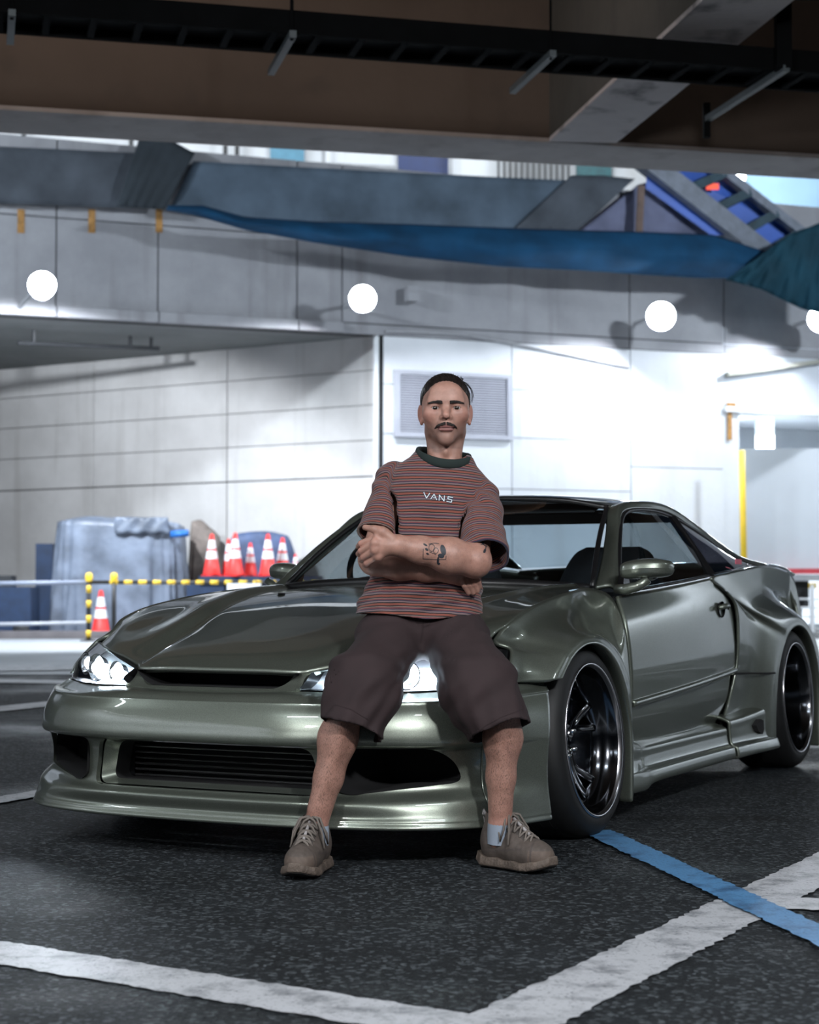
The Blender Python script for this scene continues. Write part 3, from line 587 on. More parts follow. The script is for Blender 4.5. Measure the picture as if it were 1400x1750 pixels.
# ---- hood (columns across from centre to edge, rows from cowl to nose)
hv_front = [0, .16, .285, .33, .43, .54, .64, .715]
hu_front = [.862, .858, .842, .80, .735, .665, .575, .465]
hw_front = [.556, .556, .553, .566, .584, .600, .612, .620]
hood_rows = []
us = [-.46, -.22, .0, .20, .40, .64]                       # body stations, then the nose row
wc = [.822, .796, .766, .732, .688, .612]                   # centre height
we = [.800, .784, .760, .729, .680, .620]                   # edge height
ve = [.675, .705, .722, .732, .733, .715]
crest = [.60, .56, .52, .47, .425, .385]                    # half width of the ridge crest
for u, c0, e0_, v0, k in zip(us, wc, we, ve, crest):
    f_ = [0, k*.45, k-.085, k-.045, k, k+(v0-k)*.3, k+(v0-k)*.7, v0]
    sw = .07*(abs(u+.46) < .01)
    row = []
    for j, v in enumerate(f_):
        base = c0+(e0_-c0)*(v/v0)**2
        dz = (0, .0, -.006, -.013, .013, .006, .002, 0)[j]*(1 if u < .6 else .55)
        lim = hu_front[j]-.035
        row.append((min(u-(.10*(v/v0)**2 if u < -.4 else 0), lim), v, base+dz))
    hood_rows.append(row)
# rows near the nose must stay behind the notched front edge; height follows the front edge there
for i, row in enumerate(hood_rows):
    for j in range(8):
        u, v, w = row[j]
        if i == 5:
            u = hu_front[j]-.13 if j < 3 else hu_front[j]-.09; v = v*.25+hv_front[j]*.75
            w = hw_front[j]+(.052 if j < 3 else .030)
            if j >= 5: u = hu_front[j]-.065; w += (j-5)*.004
            if j == 3: w -= .012
            if j == 4: w += .004
        if i == 4:
            u = min(u, hu_front[j]-.26 if j < 5 else hu_front[j]-.14); w = w if j < 5 else (.684, .686, .692)[j-5]
        row[j] = (u, v, w)
hood_rows.append([(hu_front[j], hv_front[j], hw_front[j]) for j in range(8)])
def full_cols(rows): return [[(u, -v, w) for u, v, w in r[:0:-1]]+list(r) for r in rows]
hood = panel('hood', full_cols(hood_rows), 60, 120, M_paint, both=False, out=up_out, thick=.016, label='hood with two raised creases')[0]
# washer nozzles
for v in (-.35, .35):
    MB().lathe([(0, .006), (.012, .006), (.016, 0)], (-.10, v, .777), (0, 0, 1), 12).build('washer_nozzle', M_black, car, True)

# ---- front bumper (rows top to bottom, columns centre to arch)
B = [
 # v:      0               .16              .30              .46              .60              .70              arch-front       arch
 [(.905, 0, .492), (.903, .16, .494), (.888, .295, .497), (.820, .46, .494), (.735, .60, .494), (.655, .695, .496), (.56, .775, .500), (.440, .838, .520)],
 [(.945, 0, .484), (.943, .17, .486), (.925, .31, .487), (.860, .485, .478), (.772, .625, .476), (.688, .715, .478), (.575, .792, .484), (.442, .848, .500)],
 [(.972, 0, .462), (.968, .18, .463), (.950, .33, .463), (.888, .505, .462), (.800, .645, .465), (.702, .735, .468), (.585, .806, .472), (.444, .862, .480)],
 [(.990, 0, .430), (.986, .19, .430), (.968, .345, .430), (.906, .52, .430), (.815, .66, .432), (.714, .75, .434), (.590, .822, .438), (.444, .876, .445)],
 [(1.002, 0, .390), (.998, .19, .390), (.980, .35, .390), (.915, .53, .390), (.822, .672, .390), (.720, .762, .392), (.592, .834, .395), (.443, .887, .400)],
 [(1.004, 0, .352), (1.000, .19, .352), (.982, .35, .352), (.915, .53, .350), (.820, .675, .348), (.718, .766, .350), (.590, .838, .352), (.442, .893, .355)],
 [(.962, 0, .330), (.960, .19, .330), (.945, .345, .330), (.880, .52, .328), (.792, .66, .328), (.700, .752, .330), (.582, .830, .332), (.441, .893, .335)],
 [(.950, 0, .270), (.948, .19, .270), (.935, .345, .270), (.866, .515, .270), (.775, .655, .270), (.688, .745, .272), (.575, .825, .275), (.440, .892, .280)],
 [(.952, 0, .205), (.950, .19, .205), (.940, .35, .205), (.868, .52, .210), (.775, .66, .215), (.692, .75, .220), (.578, .828, .222), (.440, .892, .225)],
 [(.985, 0, .182), (.982, .20, .182), (.968, .37, .182), (.900, .555, .184), (.805, .69, .186), (.715, .775, .186), (.592, .845, .186), (.440, .896, .180)],
 [(1.030, 0, .156), (1.026, .21, .156), (1.008, .395, .156), (.945, .60, .155), (.848, .735, .152), (.745, .815, .150), (.605, .878, .146), (.438, .908, .142)],
 [(1.036, 0, .140), (1.032, .21, .140), (1.014, .40, .140), (.950, .605, .139), (.852, .740, .136), (.748, .819, .134), (.606, .881, .130), (.438, .909, .128)],
 [(1.030, 0, .118), (1.026, .21, .118), (1.008, .395, .118), (.945, .600, .117), (.848, .735, .115), (.745, .815, .114), (.605, .878, .112), (.438, .906, .110)],
 [(.90, 0, .120), (.90, .18, .120), (.88, .34, .120), (.82, .52, .119), (.74, .65, .118), (.65, .73, .117), (.54, .80, .116), (.42, .85, .116)],
]
def arch_u(w): return .035+math.sqrt(max(.365**2-(w-.255)**2, 0)) if w > .255 else .400
B = [r[:-1]+[(arch_u(r[-1][2])+.002, r[-1][1], r[-1][2])] for r in B]
B = B[:2]+[[(u-.004, v, w+.006) for u, v, w in B[2]], [(u+.003, v+.001, w-.004) for u, v, w in B[2]]]+B[3:]
for r_ in B[-4:]:      # splitter sits close under the bumper
    for j_ in range(8):
        k_ = (1, 1, 1, 1, .9, .7, .3, 0)[j_]; r_[j_] = (r_[j_][0]-.058*k_, r_[j_][1]-(0, 0, 0, .005, .012, .022, .022, .006)[j_], r_[j_][2]-.008)
SEAM = .775
def bool_cut(o, cutters):
    bpy.context.view_layer.update()
    for c in cutters:
        md = o.modifiers.new('cut', 'BOOLEAN'); md.operation = 'DIFFERENCE'; md.object = c; md.solver = 'EXACT'
    dg = bpy.context.evaluated_depsgraph_get(); me = bpy.data.meshes.new_from_object(o.evaluated_get(dg)); o.modifiers.clear(); old = o.data; o.data = me
    for c in cutters: bpy.data.objects.remove(c)
    smooth_angle(o, 40); return o
def round_poly(P, r=.02, n=5):
    out = []; m = len(P)
    for i in range(m):
        a, b, c = Vector(P[i-1]), Vector(P[i]), Vector(P[(i+1) % m]); d1 = (a-b); d2 = (c-b); q = min(r, d1.length*.45, d2.length*.45)
        p1 = b+d1.normalized()*q; p2 = b+d2.normalized()*q
        for k in range(n+1):
            t = k/n; out.append((1-t)**2*p1+2*t*(1-t)*b+t*t*p2)
    return out
def prism(P, u0, u1, sv=1):
    n = len(P); V = [(u0, p[0]*sv, p[1]) for p in P]+[(u1, p[0]*sv, p[1]) for p in P]
    F = [tuple(range(n)), tuple(range(n, 2*n))[::-1]]+[(i, i+n, (i+1) % n+n, (i+1) % n) for i in range(n)]
    o = mesh_obj('cutter', V, F, None, car); bm = bmesh.new(); bm.from_mesh(o.data); bmesh.ops.recalc_face_normals(bm, faces=bm.faces); bm.to_mesh(o.data); bm.free(); return o
mouth = round_poly([(-.375, .340), (.375, .340), (.402, .200), (-.402, .200)], .035)
mouth_in = round_poly([(-.345, .330), (.345, .330), (.368, .212), (-.368, .212)], .03)
duct = round_poly([(.428, .340), (.690, .337), (.728, .300), (.745, .236), (.480, .204), (.436, .222)], .025)
P = grid_eval(full_cols(B), 131, 221, c=(.5-SEAM/2, .5+SEAM/2)); V, F = grid_mesh(P)
bumper = mesh_obj('front_bumper', V, F, M_paint, car, True); orient(bumper, lambda c: Vector((1, 0, .2)))
md = bumper.modifiers.new('t', 'SOLIDIFY'); md.thickness = .018; md.offset = -1
bool_cut(bumper, [prism(mouth, .80, 1.2), prism(duct, .60, 1.2), prism(duct, .60, 1.2, -1)])
bumper['label'] = 'front bumper with a wide mouth, side ducts and splitter lip'
panel('bumper_corner', B, 131, 40, M_paint, c=(SEAM+.004, 1), out=lambda c: Vector((.5, 1, .2)))
# linings behind the openings
def lining(poly, u0, u1, shrink, mat, name, sv=1, cap=True):
    c = Vector((sum(p[0] for p in poly)/len(poly), sum(p[1] for p in poly)/len(poly))); n = len(poly)
    V = [(u0(p) if callable(u0) else u0, p[0]*sv, p[1]) for p in poly]+[(u1, (c.x+(p[0]-c.x)*shrink)*sv, c.y+(p[1]-c.y)*shrink) for p in poly]
    F = [(i, (i+1) % n, (i+1) % n+n, i+n) for i in range(n)]+([tuple(range(n, 2*n))] if cap else [])
    return smooth_angle(mesh_obj(name, V, F, mat, car), 40)
n = len(mouth); V = [(.968-.45*max(abs(p[0])-.12, 0)**2*2.2, p[0], p[1]) for p in mouth]+[(.865, p[0], p[1]) for p in mouth_in]
smooth_angle(mesh_obj('mouth_funnel', V, [(i, (i+1) % n, (i+1) % n+n, i+n) for i in range(n)], M_paint, car), 40)
lining(mouth_in, .866, .72, .95, M_matt, 'mouth_lining')
for sv in (1, -1): lining(duct, lambda p: .985-.50*(p[0]-.30) if p[0] < .6 else .835-1.1*(p[0]-.6), .60, .85, M_matt, 'duct_lining', sv)
ic = empty('intercooler', (0, 0, 0)); ic.parent = car
for k in range(7): MB().tube([(.80, -.34, .218+k*.018), (.80, .34, .218+k*.018)], .0042, 6).build('cooler_fin', M_rimlip, ic)
for vv in (-.35, .35): mb = MB(); mb.box((.79, vv, .27), (.03, .03, .13)); mb.build('end_tank', M_rimd, ic)
# under lip splitter edge and undertray
mb = MB(); mb.box((-.9, 0, .15), (3.0, 1.30, .04)); mb.build('undertray', M_matt, car)

# nose piece between the headlamps with the slot grille below the hood edge
slot = round_poly([(-.292, .60), (.292, .60), (.284, .545), (.252, .514), (.225, .5025), (-.225, .5025), (-.252, .514), (-.284, .545)], .012)
NB = [[(.838, 0, .549), (.836, .15, .549), (.826, .27, .547), (.800, .330, .556)],
      [(.862, 0, .535), (.860, .15, .535), (.852, .275, .535), (.835, .305, .540)],
      [(.885, 0, .512), (.883, .155, .512), (.875, .285, .514), (.862, .305, .516)],
      [(.908, 0, .4935), (.906, .16, .4955), (.892, .298, .4985), (.884, .310, .500)]]
P = grid_eval(full_cols(NB), 30, 90); V, F = grid_mesh(P); nose = mesh_obj('nose_panel', V, F, M_paint, car, True); orient(nose, lambda c: Vector((1, 0, .3)))
md = nose.modifiers.new('t', 'SOLIDIFY'); md.thickness = .012; md.offset = -1
bool_cut(nose, [prism(slot, .7, 1.1)])
lining([(p[0], min(p[1], .548)) for p in slot], .868, .70, .97, M_matt, 'grille_lining')

# ---- headlamps
HB = [(.884, .300, .501), (.825, .455, .498), (.740, .595, .498), (.640, .705, .501)]
HT = [(.834, .318, .550), (.742, .455, .580), (.650, .560, .600), (.500, .712, .615)]
HM = [tuple((np.array(a)+np.array(b))/2+np.array((.022, .016, -.002))) for a, b in zip(HB, HT)]
HC = [HB, HM, HT]
HO = np.array([(.560, .772, .505), (.500, .792, .548), (.425, .772, .612)])   # outer end of the lens
HC = [r+[tuple(o)] for r, o in zip(HC, HO)]
lamp_mat = emit_mat('headlamp_bulb', (.80, .90, 1.0), 130); glow_mat = emit_mat('headlamp_led', (.72, .87, 1.0), 28)
M_bucket = plain('lamp_bucket', (.80, .83, .88), .25, 0, metal=.35)
P = grid_eval(HC, 20, 50)
for sg in (1, -1):
    hl = empty('headlamp', (0, 0, 0)); hl.parent = car; hl['label'] = 'lit headlamp'
    V, F = grid_mesh(P, sg < 0); lens = mesh_obj('lens', V, F, M_lensg, hl, True); orient(lens, lambda c: Vector((1, sg*.5, .2)))
    Q = grid_eval([[(u-.085, v*.975+.004, w*.985+.006) for u, v, w in r] for r in HC], 10, 24); V, F = grid_mesh(Q, sg < 0); bk = mesh_obj('bucket', V, F, M_bucket, hl, True); orient(bk, lambda c: Vector((1, 0, .2)))
    # side walls join lens rim and bucket rim
    def rim(G): return np.concatenate([G[0, :], G[1:, -1], G[-1, -2::-1], G[-2:0:-1, 0]])
    a_, b_ = rim(grid_eval(HC, 10, 24)).copy(), rim(Q).copy(); a_[:, 1] *= sg; b_[:, 1] *= sg; n = len(a_)
    mesh_obj('side_wall', np.concatenate([a_, b_]), [(i, (i+1) % n, (i+1) % n+n, i+n) for i in range(n)], M_black, hl, True)
    for (u, v, w), rad, ax in (((.780, .415, .533), .034, (1, .25, 0)), ((.690, .560, .542), .042, (1, .30, 0)), ((.575, .690, .550), .036, (1, .55, 0))):
        c = Vector((u, v*sg, w)); ax = Vector((ax[0], ax[1]*sg, ax[2])).normalized()
        MB().lathe([(rad*.35, -.03), (rad*.75, -.015), (rad, .012), (rad*1.08, .012)], c, ax, 24).build('reflector', M_chrome, hl, True)
        MB().lathe([(0, -.012), (rad*.62, -.012), (rad*.55, .004), (rad*.3, .012), (0, .014)], c, ax, 20).build('bulb', lamp_mat, hl, True)
    mb = MB(); pts = [Vector((u-.03, v*sg, w+.010)) for u, v, w in grid_eval([HB], 1, 9)[0][1:8]] if False else [Vector((.835-.03*k-.010*k*k*.5, (.36+.06*k)*sg, .507)) for k in range(6)]
    MB().tube(pts, .004, 6).build('light_strip', glow_mat, hl, True)
    MB().tube([Vector((u, v*sg, w)) for u, v, w in ((.815, .365, .527), (.775, .43, .532), (.725, .51, .537), (.665, .59, .541), (.60, .665, .546))], [.010, .016, .020, .020, .014], 12).build('light_bar', glow_mat, hl, True)  # glowing tube added to fill the lens with white
    l = bpy.data.lights.new('headlamp_light', 'SPOT'); l.energy = 22; l.spot_size = R(120); l.spot_blend = .6; l.color = (.8, .9, 1); l.shadow_soft_size = .02
    lo = bpy.data.objects.new('headlamp_light', l); COL.objects.link(lo); lo.parent = car; lo.location = (.90, .52*sg, .54); lo.rotation_euler = Vector((1, .12*sg, -.10)).to_track_quat('-Z', 'Y').to_euler()

# ---- front fender, swept round the wheel arch
def arch_panel(name, cu, cw, rad, va, th, bnd, prof, nr, nc, lab=None, low=None):
    """th: arch angles (deg, 0 = front, 90 = up); bnd: outer boundary points; prof: list of (fraction, flare share)"""
    rows = []
    for a, bq in zip(th, bnd):
        e = (cu+rad*math.cos(R(a)), cw+rad*math.sin(R(a))) if not (low and a > 180) else (cu-rad, low(a))
        rows.append([(e[0]*(1-f)+bq[0]*f, bq[1]+(va-bq[1])*g, e[1]*(1-f)+bq[2]*f) for f, g in prof])
    # inner return of the arch lip
    rows = [[(r[0][0], r[0][1]-.045, r[0][2])]+r for r in rows]
    return panel(name, rows, nr, nc, M_paint, out=lambda c: Vector((0, 1, .3)), label=lab)
PROF = [(0, 1), (.10, .995), (.22, .90), (.42, .52), (.68, .17), (1, 0)]
th = [47, 53, 59, 63, 67, 73, 84, 98, 113, 130, 148, 165, 180, 196, 212]
fb = [(.556, .785, .512), (.496, .802, .552), (.424, .782, .616), (.434, .735, .638), (.395, .728, .659), (.325, .741, .695), (.192, .740, .732), (.00, .729, .763), (-.22, .713, .787), (-.44, .695, .800), (-.548, .742, .770), (-.500, .808, .655), (-.508, .824, .50), (-.518, .824, .36), (-.540, .822, .215)]
arch_panel('front_fender', .035, .255, .365, .892, th, fb, PROF, 90, 40, 'flared front fender', low=lambda a: .255-.11*(a-180)/20)

# ---- door
door_cols = []
def dcol(t):   # t 0 front .. 1 rear ; returns column from sill to bottom
    top = np.array([(-.545, .765, .772), (-1.0, .785, .802), (-1.53, .795, .840)]); e = cr1(top, [t*2])[0]
    fr = [(-.54, .772), (-.505, .66), (-.515, .52), (-.525, .41), (-.54, .33), (-.56, .245)]; re = [(-1.53, .84), (-1.76, .735), (-1.785, .58), (-1.775, .47), (-1.72, .35), (-1.60, .25)]
    vs_ = [.778, .812, .824, .822, .806, .790]
    out = []
    for k in range(6):
        u = fr[k][0]*(1-t)+re[k][0]*t; w = fr[k][1]*(1-t)+re[k][1]*t
        if k == 0: out.append((e[0], e[1], e[2]))
        else:
            bow = .014*math.sin(math.pi*t)
            if k == 3: w = .402*(1-t)+.470*t
            out.append((u, vs_[k]+bow, w))
            if k == 3: out.append((u, vs_[k]+bow+.002, w-.006)); out.append((u, vs_[k]+bow-.012, w-.018))
    return out
door_rows = [list(x) for x in zip(*[dcol(t) for t in np.linspace(0, 1, 9)])]
doors = panel('door', door_rows, 70, 60, M_paint, r=(.0, 1), c=(.004, .996), out=lambda c: Vector((0, 1, .1)), label='long coupe door')
for sg, dr in zip((1, -1), doors):
    hb = MB(); hb.lathe([(0, -.012), (.03, -.012), (.042, .002), (.040, .004)], (-1.585, .826*sg, .715), (0, sg, 0), 24); o = hb.build('handle_recess', M_black, dr, True); o.scale = (1, 1, .8); o.location = (0, 0, .143)
    mb = MB(); mb.tube([(-1.535, .832*sg, .722), (-1.555, .845*sg, .726), (-1.60, .847*sg, .730), (-1.632, .836*sg, .732)], [.008, .012, .012, .008], 10); mb.build('handle', M_paint, dr, True)
    MB().lathe([(0, .004), (.008, .004), (.010, 0)], (-1.655, .832*sg, .722), (0, sg, 0), 12).build('lock', M_black, dr, True)
# ---- rear quarter
th = [0, 14, 27, 39, 50, 59, 67, 78, 93, 110, 128, 146, 164, 180, 200, 214]
qb = [(-1.62, .806, .22), (-1.735, .812, .34), (-1.788, .826, .46), (-1.797, .834, .58), (-1.780, .832, .725), (-1.690, .815, .795), (-1.552, .797, .843), (-1.80, .790, .866), (-2.22, .768, .892), (-2.60, .735, .905), (-2.98, .700, .893), (-3.26, .675, .862), (-3.33, .690, .74), (-3.33, .705, .60), (-3.25, .74, .42), (-3.10, .78, .25)]
th_lab = 'flared rear quarter panel'
def arch_rear():
    rows = []; cu, cw, rad, va = -2.525, .255, .375, .890
    prof = [(0, 1), (.07, 1.0), (.16, .93), (.30, .62), (.46, .22), (.62, .03), (.80, .0), (1, 0)]
    for a, bq in zip(th, qb):
        if a == 0: e = (cu+rad, .12)
        elif a == 14: e = (cu+rad, .26)
        elif a > 180: e = (cu-rad, .255-.11*(a-180)/20)
        else: e = (cu+rad*math.cos(R(a)), cw+rad*math.sin(R(a)))
        rows.append([(e[0], va-.05, e[1])]+[(e[0]*(1-f)+bq[0]*f, bq[1]+(va-bq[1])*g+.018*math.sin(math.pi*f)*(bq[1] < .8), e[1]*(1-f)+bq[2]*f) for f, g in prof])
    return panel('rear_quarter', rows, 120, 48, M_paint, out=lambda c: Vector((0, 1, .3)), label=th_lab)
arch_rear()
# black seam between quarter and lower block
for sg in (1, -1):
    MB().tube([(-1.775, .822*sg, .448), (-1.90, .840*sg, .445), (-2.02, .872*sg, .440), (-2.145, .889*sg, .437)], .0045, 6).build('panel_seam', M_matt, car)
# ---- side skirt
SK = []
for u, dv in ((-.335, .0), (-.42, .0), (-.52, .004), (-.66, .0), (-1.1, -.004), (-1.5, -.004), (-1.60, .0)):
    kick = .030 if u > -.45 else (.012 if u > -.55 else 0)
    SK.append([(u, .775, .262), (u, .805+dv, .252+kick*1.3), (u, .838+dv+kick*.7, .236+kick), (u, .842+dv+kick*.9, .205), (u, .850+dv+kick, .172), (u, .872+dv+kick*.5, .158), (u, .876+dv+kick*.4, .120 if u < -.6 else .105), (u, .85, .112 if u < -.6 else .10), (u, .78, .112)])
panel('side_skirt', SK, 60, 50, M_paint, out=lambda c: Vector((0, 1, .1)), label='stepped side skirt')
SK2 = []
for u, dv in ((-1.615, .0), (-1.75, .004), (-1.90, .016), (-2.02, .03), (-2.148, .036)):
    SK2.append([(u, .785+dv*.6, .285+dv*.9), (u, .815+dv*.7, .278+dv*.8), (u, .846+dv*.7, .262+dv*.7), (u, .850+dv*.7, .225+dv*.4), (u, .856+dv*.7, .175), (u, .880+dv*.5, .158), (u, .884+dv*.6, .118), (u, .85, .112), (u, .78, .112)])
blk = panel('skirt_block', SK2, 40, 50, M_paint, out=lambda c: Vector((0, 1, .1)), label='rear skirt block with an air scoop')
for sg, b_ in zip((1, -1), blk):
    scoop = [(-1.90, .228), (-1.955, .252), (-1.985, .243), (-1.99, .205), (-1.975, .188), (-1.93, .200)]
    V = [(u, (.862+(-u-1.75)*.09)*sg, w) for u, w in scoop]+[(u+.05, (.835)*sg, w) for u, w in scoop]; n = 6
    mesh_obj('scoop', V, [(i, (i+1) % n, (i+1) % n+n, i+n) for i in range(n)]+[tuple(range(n, 2*n)), tuple(range(n))[::-1]], M_matt, b_)

# ---- wheels
M_tyre = plain('tyre_rubber', (.006, .0065, .007), .62, .2, 30)
def wheel(u, v, sg, depth, camber, lab):
    w = empty('wheel', (u, v*sg, .312)); w.parent = car; w.rotation_euler = (R(camber)*sg, 0, 0)
    ax = (0, sg, 0); ro = .314
    tp = [(.238, .0), (.252, .004), (.275, .004), (.298, -.014), (.310, -.036), (ro, -.055), (ro, -.20), (.308, -.225), (.29, -.25), (.24, -.255)]
    MB().lathe(tp, (0, 0, 0), ax, 72).build('tyre', M_tyre, w, True)
    for k in range(4): MB().lathe([(ro+.0005, -.075-k*.035), (ro-.006, -.078-k*.035), (ro-.006, -.084-k*.035), (ro+.0005, -.087-k*.035)], (0, 0, 0), ax, 72).build('tread_groove', M_matt, w, True)
    MB().lathe([(.246, -.004), (.249, .004), (.245, .009), (.239, .006), (.233, -.004)], (0, 0, 0), ax, 72).build('rim_lip', M_rimlip, w, True)
    MB().lathe([(.234, -.003), (.226, -.02), (.222, -.05), (.214, -depth*.55), (.205, -depth), (.200, -.24), (.10, -.245)], (0, 0, 0), ax, 72).build('rim_barrel', M_rimd, w, True)
    # spokes: five Y-shaped pairs that dish inwards to the hub
    sp = None
    for k in range(5):
        t = 2*math.pi*k/5+.3; mb = MB()
        for d in (-.20, .20):
            p0 = Vector((.035*math.cos(t), -depth-.012, .035*math.sin(t))); p1 = Vector((.11*math.cos(t+d*.3), -depth-.018, .11*math.sin(t+d*.3))); p2 = Vector((.165*math.cos(t+d*.8), -depth-.004, .165*math.sin(t+d*.8))); p3 = Vector((.207*math.cos(t+d), -depth*.80, .207*math.sin(t+d)))
            mb.tube([Vector((p.x, p.y*sg, p.z)) for p in cr1(np.array([p0, p1, p2, p3]), np.linspace(0, 3, 12)) for p in [Vector(p)]], [.020-.0007*i for i in range(12)], 8)
        mb.build('spoke', M_chrome, w, True)
    MB().lathe([(0, .018), (.022, .016), (.03, .005), (.062, .0), (.07, -.02), (.07, -.06)], (0, (-depth-.012)*sg, 0), ax, 32).build('hub', M_rimd, w, True)
    for k in range(5):
        t = 2*math.pi*k/5; MB().lathe([(0, .03), (.007, .03), (.009, 0)], (.05*math.cos(t), (-depth-.010)*sg, .05*math.sin(t)), ax, 8).build('lug_nut', M_chrome, w, True)
    MB().lathe([(.06, -.205), (.155, -.205), (.155, -.218), (.06, -.218)], (0, 0, 0), ax, 40).build('brake_disc', plain('disc_steel', (.10, .10, .11), .4, 0, metal=1.0) if 'disc_steel' not in bpy.data.materials else bpy.data.materials['disc_steel'], w, True)
    if lab: w['label'] = lab
for sg in (1, -1):
    wheel(0, .884, sg, .095, 4.5, 'front wheel with a polished lip'); wheel(-2.525, .886, sg, .16, 3.0, 'deep dish rear wheel')
# wheel wells
for sg in (1, -1):
    for cu in (.02, -2.525):
        mb = MB(); n = 20; V = []; F = []
        for k in range(n+1):
            t = R(-25+230*k/n)
            for v in (.85, .45): V.append((cu+.385*math.cos(t), v*sg, .255+.385*math.sin(t)))
        for k in range(n): F.append((2*k, 2*k+1, 2*k+3, 2*k+2))
        F.append(tuple(range(1, 2*n+2, 2))); mesh_obj('wheel_well', V, F, M_matt, car)

# ---- greenhouse
WB = [(-.435, 0, .825), (-.46, .22, .823), (-.525, .44, .815), (-.615, .645, .800)]
WT = [(-1.065, 0, 1.158), (-1.072, .18, 1.154), (-1.088, .36, 1.143), (-1.118, .515, 1.114)]
def lerp_rows(A, B_, n, bulge): return [[tuple(np.array(a)*(1-t)+np.array(b)*t+np.array((bulge*math.sin(math.pi*t)*.6, 0, bulge*math.sin(math.pi*t)))) for a, b in zip(A, B_)] for t in np.linspace(0, 1, n)]
wsr = full_cols(lerp_rows(WB, WT, 4, .018))
panel('windscreen', wsr, 20, 40, M_wind, both=False, out=lambda c: Vector((1, 0, 1)), thick=0, label='clear windscreen')
# black frit round the screen
def band(name, pts, w_in, mat, both=True, lift=.003):
    for sg in (1, -1) if both else (1,):
        mb = MB(); mb.tube([(p[0], p[1]*sg, p[2]) for p in pts], w_in, 8); mb.build(name, mat, car, True)
edge = [tuple(np.array(p)+np.array((.004, 0, .004))) for p in cr1(np.array([r[-1] for r in wsr]), np.linspace(0, 3, 14))]
band('screen_seal', edge, .010, M_black)
MB().tube([tuple(p) for p in cr1(np.array(wsr[-1]), np.linspace(0, 6, 30))], .010, 8).build('screen_seal', M_black, car, True)
MB().tube([tuple(np.array(p)+np.array((.03, 0, -.004))) for p in cr1(np.array(wsr[0]), np.linspace(0, 6, 30))], .020, 8).build('cowl_panel', M_black, car, True)
# A pillar / roof rail / C pillar strip between screen edge and side glass
rail_in = [(-.620, .652, .802), (-.79, .612, .902), (-.96, .566, 1.010), (-1.122, .520, 1.116), (-1.40, .525, 1.148), (-1.70, .525, 1.146), (-2.0, .525, 1.105), (-2.35, .535, 1.020), (-2.62, .56, .955), (-2.86, .60, .905)]
rail_out = [(-.650, .735, .790), (-.80, .682, .905), (-.95, .630, 1.010), (-1.10, .588, 1.098), (-1.40, .580, 1.122), (-1.70, .580, 1.112), (-2.02, .592, 1.045), (-2.34, .632, .952), (-2.52, .672, .905), (-2.72, .715, .902)]
mid = [tuple((np.array(a)+np.array(b))/2+np.array((.004, .014, .014))) for a, b in zip(rail_in, rail_out)]
panel('roof_rail', [rail_in, mid, rail_out], 14, 80, M_paint, out=lambda c: Vector((.3, 1, 1)), label='roof rail and pillars')
roof_rows = []
for u, c0, k in ((-1.072, 1.160, 0), (-1.25, 1.181, 3.5), (-1.5, 1.192, 4.5), (-1.75, 1.189, 5.5), (-2.02, 1.168, 6.1)):
    e = cr1(np.array(rail_in), [3+(-u-1.122)/.29 if u > -1.41 else 4+(-u-1.40)/.3])[0]; eu, ev, ew = (u-.046 if u > -1.1 else u, e[1], e[2])
    if u > -1.1: ew = 1.118
    roof_rows.append([(u+(eu-u)*(f*f), ev*f, c0+(ew-c0)*f**2.3) for f in (0, .3, .6, .85, 1)])
panel('roof', full_cols(roof_rows), 30, 60, M_paint, both=False, out=up_out, thick=.012)
RT = [(-2.03, 0, 1.164), (-2.03, .2, 1.160), (-2.02, .38, 1.144), (-2.005, .522, 1.104)]; RB = [(-2.84, 0, .915), (-2.84, .22, .912), (-2.83, .42, .908), (-2.78, .575, .902)]
panel('rear_window', full_cols(lerp_rows(RT, RB, 4, .02)), 16, 30, M_wind, both=False, out=up_out, thick=0)
# side glass: door window and tinted quarter window, with black surrounds
sill = [(-.665, .748, .786), (-1.0, .765, .808), (-1.35, .772, .832), (-1.62, .772, .852), (-1.95, .765, .872), (-2.40, .715, .898)]
head = [(-.672, .728, .800), (-.90, .645, .975), (-1.12, .585, 1.090), (-1.42, .576, 1.114), (-1.72, .578, 1.096), (-2.05, .598, 1.030), (-2.30, .63, .955), (-2.43, .690, .905)]
def along(poly, n, a, b): return cr1(np.array(poly), np.linspace(a, b, n))
hd_ = along(head, 40, 0, 7); us_h = hd_[:, 0]
sl_ = np.array([[u, np.interp(-u, [-p[0] for p in sill], [p[1] for p in sill]), np.interp(-u, [-p[0] for p in sill], [p[2] for p in sill])] for u in us_h])
def glass(name, i0, i1, lean0, lean1, mat, lab):
    A = hd_[i0:i1].copy(); Bb = sl_[i0:i1].copy(); n = len(A)
    Bb[:, 0] += np.linspace(lean0, lean1, n)
    for i in range(n): Bb[i, 1] = np.interp(-Bb[i, 0], [-p[0] for p in sill], [p[1] for p in sill]); Bb[i, 2] = np.interp(-Bb[i, 0], [-p[0] for p in sill], [p[2] for p in sill])
    rows = [A*(1-t)+Bb*t+np.array((0, .012*math.sin(math.pi*t), 0)) for t in np.linspace(0, 1, 8)]
    P = np.array(rows); os_ = []
    for sg in (1, -1):
        V, F = grid_mesh(P, sg < 0); o = mesh_obj(name, V, F, mat, car, True); orient(o, lambda c: Vector((0, sg, 0))); o['label'] = lab; os_.append(o)
        loop = np.concatenate([P[0], P[1:, -1], P[-1, -2::-1], P[-2:0:-1, 0]]); loop = loop*np.array((1, sg, 1)); loop = np.vstack([loop, loop[:1]])
        MB().tube(loop, .009, 6, False).build('window_seal', M_black, o, True)
    return os_
iB = int(np.argmin(abs(us_h+1.70)))
glass("door_window", 0, iB+1, 0, .10, M_side, 'door window'); qw = glass('quarter_window', iB, 40, .10, 0, M_tint, 'dark tinted quarter window')
